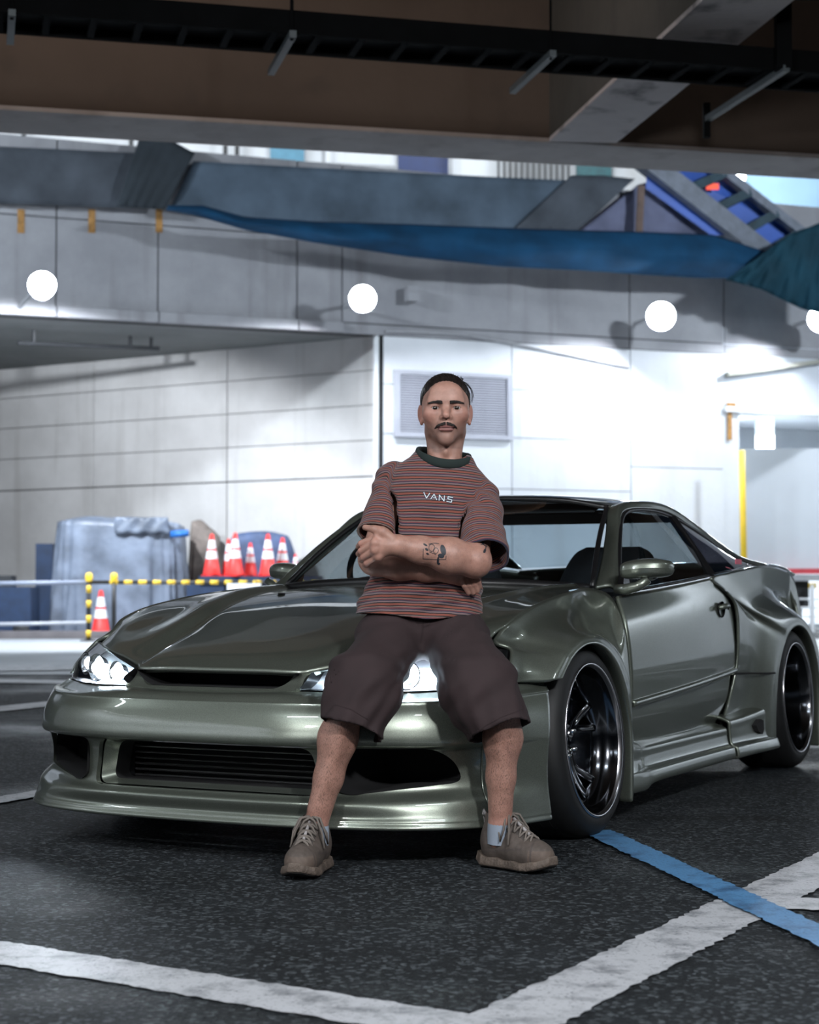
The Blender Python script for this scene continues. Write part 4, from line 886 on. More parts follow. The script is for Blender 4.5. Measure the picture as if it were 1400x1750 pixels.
for sg in (1, -1):
    a_, b_ = hd_[iB].copy(), np.array((us_h[iB]+.10, .776, .852)); MB().beam((a_[0], a_[1]*sg, a_[2]), (b_[0], (b_[1]+.004)*sg, b_[2]), .03, .02).build('pillar_cover', M_black, car)
    MB().tube([(p[0], (p[1]+.012)*sg, p[2]-.004) for p in along(sill, 24, 0, 5)], .007, 8).build('sill_trim', M_chrome, car, True)
mb = MB(); mb.box((-2.06, .757, .915), (.085, .004, .022)); o = mb.build('sticker', plain('pink_sticker', (.65, .10, .16), .5, .2), car)
# trunk lid, tail, rear bumper
TR = []
for u, w, vv in ((-2.85, .912, .60), (-2.98, .906, .66), (-3.18, .896, .655), (-3.34, .893, .64), (-3.40, .898, .63)):
    TR.append([(u+.03*f*f, vv*f, w-.022*f*f) for f in (0, .35, .7, .9, 1)])
panel('trunk_lid', full_cols(TR), 24, 40, M_paint, both=False, out=up_out)
TL_ = []
for w, u, vv in ((.885, -3.41, .625), (.80, -3.40, .66), (.70, -3.42, .69), (.56, -3.50, .72), (.45, -3.52, .74), (.30, -3.49, .76), (.18, -3.42, .76)):
    TL_.append([(u, 0, w), (u+.01, vv*.4, w), (u+.04, vv*.75, w), (u+.10, vv*.93, w-.005), (u+.20, vv+.02, w-.01), (u+.34, vv+.06, w-.01) if w < .6 else (u+.22, vv+.025, w-.01)])
panel('rear_bumper', full_cols(TL_), 40, 60, M_paint, both=False, out=lambda c: Vector((-1, 0, .1)))
for sg in (1, -1):
    mb = MB(); mb.box((-3.37, .52*sg, .78), (.06, .24, .11)); mb.build('tail_lamp', plain('tail_red', (.25, .01, .01), .2, 0) if 'tail_red' not in bpy.data.materials else bpy.data.materials['tail_red'], car)
sp = [[(-3.33, 0, .905), (-3.33, .3, .905), (-3.32, .52, .898), (-3.28, .64, .868)], [(-3.37, 0, .925), (-3.37, .3, .924), (-3.355, .53, .915), (-3.30, .655, .877)], [(-3.44, 0, .935), (-3.44, .3, .934), (-3.42, .54, .923), (-3.35, .665, .875)], [(-3.45, 0, .928), (-3.45, .3, .927), (-3.43, .54, .916), (-3.36, .66, .868)]]
panel('tail_spoiler', full_cols(sp), 14, 40, M_paint, both=False, out=up_out, thick=.014, label='small duckbill spoiler')

# ---- door mirrors
for sg in (1, -1):
    mr = empty('door_mirror', (0, 0, 0)); mr.parent = car; mr['label'] = 'aero door mirror'
    G = []
    for t, s in ((0, .80), (.10, .96), (.35, 1.06), (.6, 1.04), (.82, .92), (.95, .66), (1, .15)):
        mo = 0 if sg > 0 else -.27; cx, cy, cz = -.585-.045*t*t+mo, (.775+.170*t)*(1 if sg > 0 else .93), .862+.004*math.sin(t*3)
        ring = []
        for k in range(13):
            a = 2*math.pi*k/12; ca, sa = math.cos(a), math.sin(a); ring.append((cx-.012+(.066 if ca > 0 else .020)*s*abs(ca)**.8*(1 if ca > 0 else -1), cy*sg, cz+.008*t+.034*s*abs(sa)**.75*(1 if sa > 0 else -1)))
        G.append(ring)
    V, F = grid_mesh(grid_eval(G, 26, 40)); orient(mesh_obj('shell', V, F, M_paint, mr, True), lambda c: c-Vector((-.6, .86*sg, .862)))
    mb = MB(); mb.tube([(-.575+mo, .748*sg, .797), (-.570+mo, .790*sg, .796), (-.572+mo, .832*sg, .806), (-.580+mo, .870*sg, .832)], [.017, .020, .018, .016], 10); mb.build('stalk', M_paint, mr, True)
    mb = MB(); mb.hexa([(-.62+mo*.6, .735*sg, .786), (-.62+mo*.6, .760*sg, .786), (-.72+mo*.6, .755*sg, .790), (-.72+mo*.6, .735*sg, .790), (-.68+mo*.6, .722*sg, .855), (-.68+mo*.6, .742*sg, .855), (-.73+mo*.6, .738*sg, .855), (-.73+mo*.6, .718*sg, .855)]); o = mb.build('sail_panel', M_black, mr)
    MB().lathe([(0, .0), (.036, .0), (.036, -.004), (0, -.004)], (-.615+mo, .865*sg*(1 if sg > 0 else .93), .862), (-1, 0, 0), 24).build('mirror_glass', M_chrome, mr, True)

# ---- interior
mb = MB(); mb.box((-.80, 0, .755), (.42, 1.28, .06)); o = mb.build('dashboard', M_int, car)
sw = empty('steering_wheel', (-.95, -.36, .83)); sw.parent = car; sw.rotation_euler = (0, R(-66), 0)
n = 40; MB().tube([(.175*math.cos(2*math.pi*k/n), .175*math.sin(2*math.pi*k/n), 0) for k in range(n+1)], .014, 8, False).build('wheel_ring', M_black, sw, True)
for a in (0, 120, 240): MB().beam((0, 0, -.02), (.172*math.cos(R(a+90)), .172*math.sin(R(a+90)), 0), .03, .012).build('wheel_spoke', M_int, sw)
MB().lathe([(0, .02), (.05, .018), (.06, 0), (.05, -.03)], n=20).build('wheel_hub', M_int, sw, True)
for v in (-.36, .36):
    G = []
    for u, w, hw, th_ in ((-1.42, .42, .22, .07), (-1.50, .62, .24, .075), (-1.55, .78, .235, .065), (-1.575, .88, .205, .05), (-1.59, .945, .165, .042), (-1.595, .972, .12, .02)):
        ring = []
        for k in range(17):
            a = 2*math.pi*k/16; c_, s_ = math.cos(a), math.sin(a); ring.append((u+th_*abs(c_)**.6*(1 if c_ > 0 else -1), v+hw*abs(s_)**.6*(1 if s_ > 0 else -1), w))
        G.append(ring)
    V, F = grid_mesh(grid_eval(G, 24, 48)); st_ = mesh_obj('seat', V, F, M_seat, car, True)
    mb = MB(); mb.box((-1.20, v, .40), (.5, .46, .16)); mb.build('seat_cushion', M_seat, car)
mb = MB(); mb.box((-1.3, 0, .20), (1.9, 1.4, .06)); mb.build('cabin_floor', M_int, car)
mb = MB(); mb.box((-2.25, 0, .64), (.10, 1.2, .40)); mb.build('rear_bulkhead', M_int, car)
for sg in (1, -1):
    mb = MB(); mb.box((-1.35, .735*sg, .55), (1.5, .03, .44)); mb.build('door_card', M_int, car)
mb = MB(); mb.tube([(-.93, .03, 1.08), (-.95, .03, 1.06)], .008); mb.box((-.955, .02, 1.045), (.03, .22, .06)); mb.build('rear_view_mirror', M_black, car)
MB().hexa([(-1.12, -.46, 1.098), (-1.12, .46, 1.098), (-1.24, .46, 1.135), (-1.24, -.46, 1.135), (-1.12, -.46, 1.104), (-1.12, .46, 1.104), (-1.24, .46, 1.141), (-1.24, -.46, 1.141)]).build('sun_visor', M_int, car)
mb = MB(); mb.box((-1.66, 0, 1.100), (1.0, 1.0, .014)); mb.build('headliner', M_int, car)
# ================================================================== PROPS BEHIND THE CAR
# ---- traffic cones
M_cred = plain('cone_red', (.80, .035, .03), .5, .1, 5); M_cwht = plain('cone_white', (.80, .82, .84), .4, .05)
def cone_proto():
    r = empty('traffic_cone')
    def rr(h): return .145-(.145-.028)*(h-.03)/.67
    def seg(h0, h1, e=0.0): return [(rr(h0)+e, h0), (rr((h0+h1)/2)+e, (h0+h1)/2), (rr(h1)+e, h1)]
    mb = MB(); mb.lathe([(.0, 0), (.19, 0), (.19, .022), (.15, .035)], n=4); mb.v = [(x*1.0, y, z) for x, y, z in mb.v]; o = mb.build('base', M_cred, r); o.rotation_euler = (0, 0, R(45))
    MB().lathe([(.15, .03)]+seg(.03, .70)+[(.0, .705)], n=28).build('body', M_cred, r, True)
    for h0, h1 in ((.29, .42), (.46, .60)): MB().lathe(seg(h0, h1, .003), n=28).build('reflective_band', M_cwht, r, True)
    return r
cone0 = cone_proto()
cones = [  # px of the base centre, base px y or height, depth, scale, label
    (172, 1090, None, 'traffic cone standing alone on the ground by the striped post'),
    (362, 982, 29.45, 'netted traffic cone beside the brown heap on the stack'),
    (402, 985, 29.25, 'traffic cone in the middle of the front row on the dark platform'),
    (428, 983, 29.6, 'small netted traffic cone between the two front cones'),
    (458, 976, 29.3, 'tallest traffic cone on the dark platform'),
    (483, 975, 29.62, 'traffic cone touching the tallest one on the platform'),
    (505, 985, 29.3, 'short cone tip nearly hidden by the car mirror'),
    (391, 980, 29.72, 'faint cone behind the front row under the blue net')]
CT = {362: 72, 402: 74, 428: 57, 458: 72, 483: 66, 505: 38, 391: 64}
PLAT_TOP = at(420, 985, 29.6).z
for i, (px, py, Y, lab) in enumerate(cones):
    c = cone0 if i == 0 else copy_tree(cone0)
    if Y is None: c.location = gp(px, py); c.rotation_euler = (0, 0, .2); c.scale = (1.12,)*3
    else:
        p = at(px, py, Y); h = CT[px]*Y/FPX; c.location = (p.x, Y, PLAT_TOP); c.scale = (min(h/.70, 1.0),)*2+(h/.70,); c.rotation_euler = (0, 0, i*.5)
    tag(c, lab, 'traffic cone', 'orange and white traffic cones')
A, B_ = at(330, 990, 29.8), at(545, 990, 29.8); pl = empty('platform_cart', ((A.x+B_.x)/2+.12, 29.5, 0), label='dark blue platform carrying the traffic cones', cat='cart')
M_navy = plain('navy_crate', (.012, .03, .075), .6, .2)
mb = MB(); mb.box((0, 0, PLAT_TOP-.06), (B_.x-A.x-.1, .70, .12)); mb.build('deck', M_navy, pl)
for sx in (-.9, 0, .9):
    mb = MB(); mb.box((sx, 0, (PLAT_TOP-.12)/2), (.62, .6, PLAT_TOP-.12)); mb.build('crate', M_navy, pl)
# ---- tarpaulin heaps
def tarp(name, cx, cy, hx, hy, h, folds, mat, label, seed, top_flat=.75, skew=0, n=140, m=40, lean=0.0):
    rnd = random.Random(seed); ph = [rnd.uniform(0, 6.28) for _ in range(8)]; V = []; F = []
    for j in range(m+1):
        t = j/m
        for i in range(n):
            a = 2*math.pi*i/n; ca, sa = math.cos(a), math.sin(a); e = .42
            bx, by = abs(ca)**e*(1 if ca > 0 else -1), abs(sa)**e*(1 if sa > 0 else -1)
            if t < .35: k = (t/.35)**.8*top_flat; z = h*(1-.05*(t/.35)**2)
            else:
                q = (t-.35)/.65; k = top_flat+(1.0-top_flat)*q**.7; z = h*.95*(1-q)**1.0
            f = folds*max(0, t-.25)*(1.2-2.2*abs(math.sin(6*a+ph[0]+1.2*t))+.8*math.sin(17*a+ph[1]-3*t)+.6*math.sin(29*a+ph[2]+2*t))
            zz = z*(1+skew*bx*k)+.03*math.sin(5*bx*k+ph[3])*math.sin(4*by*k+ph[4])*(1-t)
            V.append((bx*hx*k*(1+f)+lean*z, by*hy*k*(1+f), max(zz, .0)))
    for j in range(m):
        for i in range(n): i2 = (i+1) % n; F.append((j*n+i, (j+1)*n+i, (j+1)*n+i2, j*n+i2))
    o = mesh_obj(name, V, F, mat, None, True, (cx, cy, 0)); tag(o, label, 'tarpaulin'); return o
M_tarp = plain('tarp_grey', (.15, .18, .235), .42, .45, 2.2, .6, 6); M_tarpb = plain('tarp_brown', (.15, .125, .11), .7, .75, 3, .5, 7); M_tarpn = plain('tarp_navy', (.045, .07, .14), .6, .6, 3.5, .4, 8)
M_netb = cloth_mat('cone_net', (.05, .09, .17), .5)
a, b_ = at(92, 900, 30.2), at(318, 900, 30.2); h = at(200, 884, 30.2).z
tarp('covered_heap', (a.x+b_.x)/2, 30.4, (b_.x-a.x)/2+.0, .6, h, .075, M_tarp, 'big box shaped heap under a pale blue grey tarpaulin', 3, .93, -.02)
mb = MB(); p = at(84, 985, 31); mb.box((p.x-.08, 31.2, .8), (.30, .5, 1.6)); tag(mb.build('dark_bin', M_navy), 'tall dark bin at the end of the grey tarpaulin', 'bin')
a, b_ = at(318, 900, 30.8), at(372, 900, 30.8); h = at(330, 893, 30.8).z
tarp('covered_heap', (a.x+b_.x)/2, 31.38, (b_.x-a.x)/2+.06, .28, h, .05, M_tarpb, 'brown and navy tarpaulin heap beside the grey one', 5, .72, -.10)
a, b_ = at(362, 900, 30.3), at(528, 900, 30.3); h = at(460, 908, 30.3).z
tarp('covered_heap', (a.x+b_.x)/2, 30.28, (b_.x-a.x)/2+.02, .22, h, .05, M_tarpn, 'navy netted mound behind the traffic cones', 8, .55, 0)
# flap and strap on the big tarp
p0, p1 = at(196, 884, 29.75), at(288, 905, 29.75); mb = MB(); n = 16
V = []; F = []
for i in range(n+1):
    for j in range(6): V.append((p0.x+(p1.x-p0.x)*i/n, 29.74-.03*math.sin(i*1.3+j), p0.z-(p0.z-p1.z)*1.3*j/5))
for i in range(n):
    for j in range(5): k = i*6+j; F.append((k, k+1, k+7, k+6))
fl = mesh_obj('tarp_flap', V, F, M_tarp, None, True); md = fl.modifiers.new('s', 'SOLIDIFY'); md.thickness = .02; tag(fl, 'ribbed grey flap folded over the front of the tarpaulin', 'tarpaulin')
bx_ = empty('strap_roll', at(306, 913, 29.72), label='rolled blue strap poking from the heap', cat='strap'); MB().tube([(-.14, 0, 0), (.16, 0, .02)], .06, 12).build('roll', plain('strap_blue', (.02, .14, .45), .5, .2), bx_, True); MB().lathe([(0, .17), (.03, .17), (.03, -.15), (0, -.15)], ax=(1, 0, .1), n=10).build('core_tube', M_dsteel, bx_)
# dark equipment at the far end
p = at(12, 1030, 29.5); eq = empty('machine', (p.x, 29.6, 0), label='dark machine half out of the picture beside the barrier', cat='machine')
mb = MB(); mb.box((0, 0, .42), (.9, .7, .84)); mb.build('body', M_navy, eq); mb = MB(); mb.box((-.1, -.1, .92), (.42, .4, .22)); mb.build('hood', M_dsteel, eq)
for sx in (-.3, .3): MB().lathe([(0, -.05), (.13, -.05), (.14, .05), (0, .05)], (sx, -.37, .14), (0, 1, 0), 18).build('wheel', M_dsteel, eq, True)
# ---- barrier: posts, grey rail, yellow and black striped bar
M_by = plain('barrier_yellow', (.75, .48, .03), .5, .15, 8); M_bk = plain('barrier_black', (.012, .012, .013), .5, .1)
FY = 27.4
bar = empty('barrier', (0, 0, 0), label='low barrier with a grey rail and a yellow and black striped bar', cat='barrier')
def bp(px, py, Y=FY): return at(px, py, Y)
MB().tube([bp(-60, 998), bp(150, 995)], .035, 10).build('rail', plain('rail_grey', (.22, .25, .32), .5, .1), bar, True)
MB().tube([bp(150, 995), bp(560, 996)], .030, 10).build('striped_bar', M_bk, bar, True)
for i in range(17):
    x = 188+i*24.5; MB().tube([bp(x, 995.2), bp(x+14, 995.3)], .034, 10).build('yellow_stripe', M_by, bar, True)
for px, py in ((152, 1093), (195, 1060)):
    g = gp(px, 1093); g = Vector((bp(px, 1000).x, FY, 0)); MB().tube([g, g+Vector((0, 0, .98))], .035, 10).build('post', M_bk, bar, True)
    for k in range(4 if px < 170 else 0): MB().tube([g+Vector((0, 0, .06+k*.23)), g+Vector((0, 0, .17+k*.23))], .039, 10).build('yellow_stripe', M_by, bar, True)
    MB().lathe([(0, .14), (.045, .13), (.06, .07), (.05, 0)], g+Vector((0, 0, .92)), n=14).build('post_cap', M_by, bar, True)
    MB().lathe([(.13, 0), (.13, .02), (.05, .03)], g, n=16).build('foot', M_bk, bar)
g = Vector((bp(545, 1000).x, FY, 0)); MB().tube([g, g+Vector((0, 0, .98))], .035, 10).build('post', M_bk, bar, True); g = Vector((bp(-55, 1000).x, FY, 0)); MB().tube([g, g+Vector((0, 0, .98))], .035, 10).build('post', M_bk, bar, True)
p0, p1 = bp(388, 1018, FY-.06), bp(446, 998, FY-.06); sg_ = empty('notice_board', ((p0.x+p1.x)/2, FY-.06, p1.z), label='blank white notice board hung on the striped bar', cat='sign')
mb = MB(); mb.box((0, 0, (p0.z-p1.z)/2-.06), (p1.x-p0.x, .02, p1.z-p0.z+.14)); mb.build('board', M_white, sg_)
for dx in (-.18, .18): MB().tube([(dx, 0, -.02), (dx, .018, .06)], .008).build('hook', M_dsteel, sg_)
# kerb carrying the heaps
kb = MB(); kb.box((-10, 28.95, .06), (30, .5, .12)); o = kb.build('kerb', plain('kerb_grey', (.13, .12, .125), .8, .3, 2)); tag(o, 'low grey kerb along the foot of the panelled wall', 'kerb', kind='structure')
lr = MB(); lr.tube([at(-60, 1068, 28.4), at(152, 1064, 28.4)], .03, 8); tag(lr.build('ground_pipe', plain('pipe_grey', (.4, .42, .46), .5, .1), None, True), 'thin pale pipe lying along the kerb below the barrier', 'pipe')
# ================================================================== PERSON
class Fld:
    """signed distance grid with smooth unions, meshed by surface nets"""
    def __init__(s, lo, hi, h):
        s.lo = np.array(lo, float); s.h = h; s.n = np.ceil((np.array(hi)-s.lo)/h).astype(int)+1
        s.F = np.full(s.n, .06, np.float32)
    def reg(s, lo, hi):
        a = np.clip(np.floor((np.array(lo)-s.lo)/s.h).astype(int), 0, s.n-1); b = np.clip(np.ceil((np.array(hi)-s.lo)/s.h).astype(int)+1, 1, s.n)
        ax = [(s.lo[i]+np.arange(a[i], b[i])*s.h).astype(np.float32) for i in range(3)]
        return (slice(a[0], b[0]), slice(a[1], b[1]), slice(a[2], b[2])), ax[0][:, None, None], ax[1][None, :, None], ax[2][None, None, :]
    def op(s, fn, lo, hi, k=.01, mode='u', pad=None):
        pad = (k+.025) if pad is None else pad
        sl, x, y, z = s.reg(np.array(lo)-pad, np.array(hi)+pad); d = fn(x, y, z).astype(np.float32); A = s.F[sl]
        if mode == 'u':
            q = np.maximum(k-np.abs(A-d), 0)/max(k, 1e-6); s.F[sl] = np.minimum(A, d)-q*q*k*.25
        elif mode == 's':
            d = -d; q = np.maximum(k-np.abs(A-d), 0)/max(k, 1e-6); s.F[sl] = np.maximum(A, d)+q*q*k*.25
        elif mode == 'i': s.F[sl] = np.maximum(A, d)
        elif mode == 'add': s.F[sl] = A+d
        return s
    def cone(s, a, b, r1, r2, k=.01, mode='u', sc=None):
        a = np.array(a, float); b = np.array(b, float); ba = b-a; L2 = ba.dot(ba)+1e-9; R_ = max(r1, r2)
        def fn(x, y, z):
            px, py, pz = x-a[0], y-a[1], z-a[2]; t = np.clip((px*ba[0]+py*ba[1]+pz*ba[2])/L2, 0, 1)
            return np.sqrt((px-t*ba[0])**2+(py-t*ba[1])**2+(pz-t*ba[2])**2)-(r1+(r2-r1)*t)
        return s.op(fn, np.minimum(a, b)-R_, np.maximum(a, b)+R_, k, mode)
    def chain(s, pts, rs, k=.01, mode='u'):
        for i in range(len(pts)-1): s.cone(pts[i], pts[i+1], rs[i], rs[i+1], k, mode)
        return s
    def ell(s, c, r, k=.01, mode='u', rot=None):
        c = np.array(c, float); r = np.array(r, float); M = np.array(rot.to_3x3() if rot is not None else np.eye(3)); m = r.max()
        def fn(x, y, z):
            p = [x-c[0], y-c[1], z-c[2]]; q = [sum(M[j][i]*p[j] for j in range(3)) for i in range(3)]
            k0 = np.sqrt((q[0]/r[0])**2+(q[1]/r[1])**2+(q[2]/r[2])**2); k1 = np.sqrt((q[0]/r[0]**2)**2+(q[1]/r[1]**2)**2+(q[2]/r[2]**2)**2)+1e-6
            return k0*(k0-1)/k1
        return s.op(fn, c-m, c+m, k, mode)
    def mesh(s):
        F = s.F; n = F.shape; S_ = F < 0
        c = np.zeros((n[0]-1, n[1]-1, n[2]-1), np.int8)
        for dx in (0, 1):
            for dy in (0, 1):
                for dz in (0, 1): c += S_[dx:n[0]-1+dx, dy:n[1]-1+dy, dz:n[2]-1+dz]
        act = np.argwhere((c > 0) & (c < 8)); del c
        idx = np.full((n[0]-1, n[1]-1, n[2]-1), -1, np.int32); idx[tuple(act.T)] = np.arange(len(act))
        off = np.array([(i, j, k) for i in (0, 1) for j in (0, 1) for k in (0, 1)])
        val = np.stack([F[tuple((act+o).T)] for o in off], 1)
        acc = np.zeros((len(act), 3)); cnt = np.zeros(len(act))
        for i in range(8):
            for j in range(i+1, 8):
                if np.abs(off[i]-off[j]).sum() != 1: continue
                a, b = val[:, i], val[:, j]; m = (a < 0) != (b < 0); t = np.where(m, a/(a-b+1e-12), 0)
                acc += np.where(m[:, None], off[i]+(off[j]-off[i])*t[:, None], 0); cnt += m
        V = s.lo+(act+acc/cnt[:, None])*s.h; Q = []
        for ax in range(3):
            o1, o2 = (ax+1) % 3, (ax+2) % 3; sl0 = [slice(None)]*3; sl1 = [slice(None)]*3; sl0[ax] = slice(0, -1); sl1[ax] = slice(1, None)
            A, B_ = S_[tuple(sl0)], S_[tuple(sl1)]; e = np.argwhere(A != B_); e = e[(e[:, o1] > 0) & (e[:, o2] > 0) & (e[:, o1] < n[o1]-1) & (e[:, o2] < n[o2]-1)]
            inside = A[tuple(e.T)]; d1 = np.zeros(3, int); d1[o1] = 1; d2 = np.zeros(3, int); d2[o2] = 1
            q = np.stack([idx[tuple((e-d1-d2).T)], idx[tuple((e-d2).T)], idx[tuple(e.T)], idx[tuple((e-d1).T)]], 1)
            q = np.where(inside[:, None], q, q[:, ::-1]); Q.append(q)
        return V, np.concatenate(Q)
def np_mesh(name, V, Q, mat, parent, org, smooth=2):
    V = np.asarray(V, float).copy()
    if smooth:      # light laplacian smoothing takes off the grid texture
        e = np.concatenate([Q[:, [0, 1]], Q[:, [1, 2]], Q[:, [2, 3]], Q[:, [3, 0]]]); e = np.concatenate([e, e[:, ::-1]])
        deg = np.bincount(e[:, 0], minlength=len(V)).astype(float)
        for it in range(smooth*2):
            s_ = np.stack([np.bincount(e[:, 0], weights=V[e[:, 1], i], minlength=len(V)) for i in range(3)], 1)/np.maximum(deg, 1)[:, None]
            V += (s_-V)*(.5 if it % 2 == 0 else -.52)
    me = bpy.data.meshes.new(name); me.vertices.add(len(V)); me.vertices.foreach_set('co', (V-np.array(org)).astype(np.float32).ravel())
    me.loops.add(len(Q)*4); me.loops.foreach_set('vertex_index', Q.astype(np.int32).ravel()); me.polygons.add(len(Q)); me.polygons.foreach_set('loop_start', np.arange(0, len(Q)*4, 4, dtype=np.int32))
    me.polygons.foreach_set('use_smooth', np.ones(len(Q), bool)); me.update(calc_edges=True); me.validate()
    o = bpy.data.objects.new(name, me); COL.objects.link(o); o.parent = parent
    if mat: me.materials.append(mat)
    return o, V
def set_attr(o, name, vals, typ='FLOAT'):
    a = o.data.attributes.new(name, typ, 'POINT'); a.data.foreach_set('value' if typ == 'FLOAT' else 'color', np.asarray(vals, np.float32).ravel())
def P3(px, py, Y): return np.array(at(px, py, Y))
def g01(V, c, r): return np.exp(-((np.asarray(V)-np.array(c))**2).sum(1)/(r*r))

ORG = np.array((.02, 5.05, 0.0))
man = empty('person', ORG, label='man in striped T-shirt and brown shorts leaning on the hood with folded arms', cat='person')

# joints
HD = P3(761.5, 702, 5.38); mpx = 5.30/FPX
neckb = P3(759, 792, 5.405); chest = P3(742, 880, 5.36); waist = P3(724, 985, 5.34); pelv = P3(722, 1062, 5.33)
shR, shL = P3(664, 822, 5.41), P3(828, 854, 5.37)
elR, elL = P3(641, 955, 5.215), P3(811, 958, 5.165)
wrR, wrL = P3(768, 978, 5.215), P3(678, 932, 5.085)
hipR, hipL = P3(676, 1075, 5.33), P3(770, 1075, 5.33)
knR, knL = P3(596, 1200, 5.035), P3(859, 1200, 5.045)
anR, anL = P3(540, 1410, 5.040), P3(855, 1408, 5.085)

body = Fld((-.36, 4.86, .06), (.42, 5.56, 1.48), .0031)
# torso, kept slim under the clothes
bk = np.array((0, .025, 0)); body.cone(pelv+bk, waist+bk, .085, .08, .05); body.cone(waist+bk, chest+bk, .08, .085, .05); body.cone(chest+bk, neckb-np.array((0, -.01, .05)), .085, .05, .05)
body.cone(shR+(chest-shR)*.35, shR+np.array((.012, 0, -.02)), .055, .034, .03); body.cone(shL+(chest-shL)*.35, shL+np.array((-.012, 0, -.02)), .055, .034, .03)
# legs
for hip, kn, an, sg in ((hipR, knR, anR, -1), (hipL, knL, anL, 1)):
    body.cone(hip, kn+(hip-kn)*.25, .055, .046, .03); body.cone(kn+(hip-kn)*.25, kn, .046, .050, .03); calf = kn+(an-kn)*.30+np.array((sg*.004, .022, 0)); mid = kn+(an-kn)*.62+np.array((0, .010, 0))
    body.cone(kn, calf, .047, .052, .03); body.cone(calf, mid, .052, .040, .03); body.cone(mid, an, .040, .0325, .02); body.cone(an, an+np.array((0, .01, -.05)), .0325, .033, .01)
    body.ell(kn+np.array((0, -.016, .0)), (.034, .030, .042), .03); body.cone(kn+(an-kn)*.2+np.array((0, -.03, 0)), an+np.array((0, -.018, .05)), .016, .012, .03)
# arms
body.cone(shR+np.array((.008, 0, -.02)), elR, .034, .043, .02); body.cone(shL+np.array((-.008, 0, -.02)), elL, .034, .044, .02)
body.ell(elR, (.044, .046, .046), .02); body.ell(elL+np.array((.004, .004, -.006)), (.042, .045, .043), .02)
for el, wr, r0, r1 in ((elL, wrL, .049, .030), (elR, wrR, .046, .031)):
    m1 = el+(wr-el)*.32; m2 = el+(wr-el)*.7; body.cone(el, m1, .043, r0, .02); body.cone(m1, m2, r0, .0375, .03); body.cone(m2, wr, .0375, r1, .02)
# hand resting on the upper arm (back of the hand to the viewer)
W = wrL; MC = [P3(647, 917, 5.068), P3(641, 928, 5.058), P3(641, 940, 5.060), P3(646, 951, 5.070)]
body.cone(W, P3(662, 933, 5.072), .027, .026, .015)
for m in MC: body.cone(P3(666, 932, 5.078), m, .0165, .0125, .014)
PI = [P3(617, 929, 5.090), P3(617, 941.5, 5.086), P3(621, 952.5, 5.090), P3(627, 962.5, 5.097)]
DI = [P3(613, 934, 5.125), P3(613, 946.5, 5.122), P3(617, 957, 5.124), P3(624, 966, 5.126)]
TP = [P3(618, 936, 5.150), P3(618, 948, 5.148), P3(622, 958, 5.147), P3(629, 966.5, 5.145)]
for m, p, d, t in zip(MC, PI, DI, TP): body.chain([m, p, d, t], [.0115, .0094, .0086, .0072], .0018); body.ell(m+np.array((0, -.003, 0)), (.0125,)*3, .008)
body.chain([P3(668, 921, 5.068), P3(653, 908.5, 5.062), P3(640, 904.5, 5.068), P3(624, 901.5, 5.088)], [.0175, .0145, .0110, .0085], .006)
# the tucked hand below the other elbow
body.cone(wrR, P3(786, 985, 5.225), .030, .028, .012)
for i, (x0, y0, x1, y1, x2, y2) in enumerate(((788, 981, 794, 1000, 801, 1013), (796, 981, 803, 999, 809, 1013), (803, 981, 811, 997, 816, 1010), (809, 981, 817, 993, 820, 1003))):
    body.chain([P3(x0, y0, 5.215), P3(x1, y1, 5.200), P3(x2, y2, 5.215)], [.0105, .0092, .0075], .003)
# neck and head
def H(x, y, z): return HD+np.array((x, y, z))
body.cone(H(0, .030, -.055), neckb+np.array((0, .010, -.04)), .0480, .056, .02); body.cone(neckb+np.array((-.02, .0, -.05)), shR+np.array((.06, .0, -.01)), .045, .036, .04); body.cone(neckb+np.array((.02, .0, -.05)), shL+np.array((-.06, .0, -.01)), .045, .036, .04)
for sg in (-1, 1): body.cone(H(sg*.046, .020, -.065), H(sg*.016-.002, -.005, -.175), .013, .012, .03)
body.ell(H(0, -.024, -.125), (.009, .012, .014), .02)
body.ell(H(0, .022, .032), (.0715, .092, .078), .02); body.ell(H(0, -.018, -.006), (.0645, .070, .079), .03)
body.ell(H(0, -.032, -.056), (.0400, .050, .048), .022); body.ell(H(0, -.063, -.090), (.021, .020, .020), .022)
for sg in (-1, 1):
    body.ell(H(sg*.048, -.047, -.016), (.020, .026, .020), .025); body.ell(H(sg*.0455, -.004, -.050), (.010, .028, .026), .022)
    body.cone(H(sg*.012, -.081, .0170), H(sg*.047, -.067, .0195), .0120, .0090, .012)
body.ell(H(0, -.066, .045), (.045, .02, .03), .03)
for sg in (-1, 1): body.ell(H(sg*.0325, -.092, .0015), (.0200, .0150, .0130), .010, 's')
body.chain([H(0, -.079, .012), H(0, -.0885, -.006), H(0, -.1065, -.0240)], [.0088, .0094, .0110], .009)
for sg in (-1, 1):
    body.ell(H(sg*.0118, -.0900, -.0280), (.0076, .011, .0078), .005); body.ell(H(sg*.0068, -.0995, -.0352), (.0042, .006, .0040), .002, 's')
    body.ell(H(sg*.0325, -.0690, .0020), (.0165, .0145, .0125), .004)       # lids
    body.ell(H(sg*.0325, -.0815, .0005), (.0162, .0120, .0048), .002, 's')  # eye opening
body.ell(H(0, -.083, -.046), (.022, .012, .012), .012)
body.ell(H(0, -.0855, -.0558), (.0270, .0085, .0052), .004); body.ell(H(0, -.0850, -.0652), (.0235, .0092, .0060), .004)
body.ell(H(0, -.097, -.0603), (.0240, .008, .0014), .0015, 's')
for sg in (-1, 1):
    er = Euler((R(-8), 0, R(-sg*24))).to_matrix(); body.ell(H(sg*.0755, .016, -.008), (.0060, .0180, .0290), .006, 'u', er)
    body.ell(H(sg*.0835, .010, -.004), (.0055, .0100, .0190), .004, 's', er); body.ell(H(sg*.073, .004, -.036), (.0055, .0085, .009), .005)
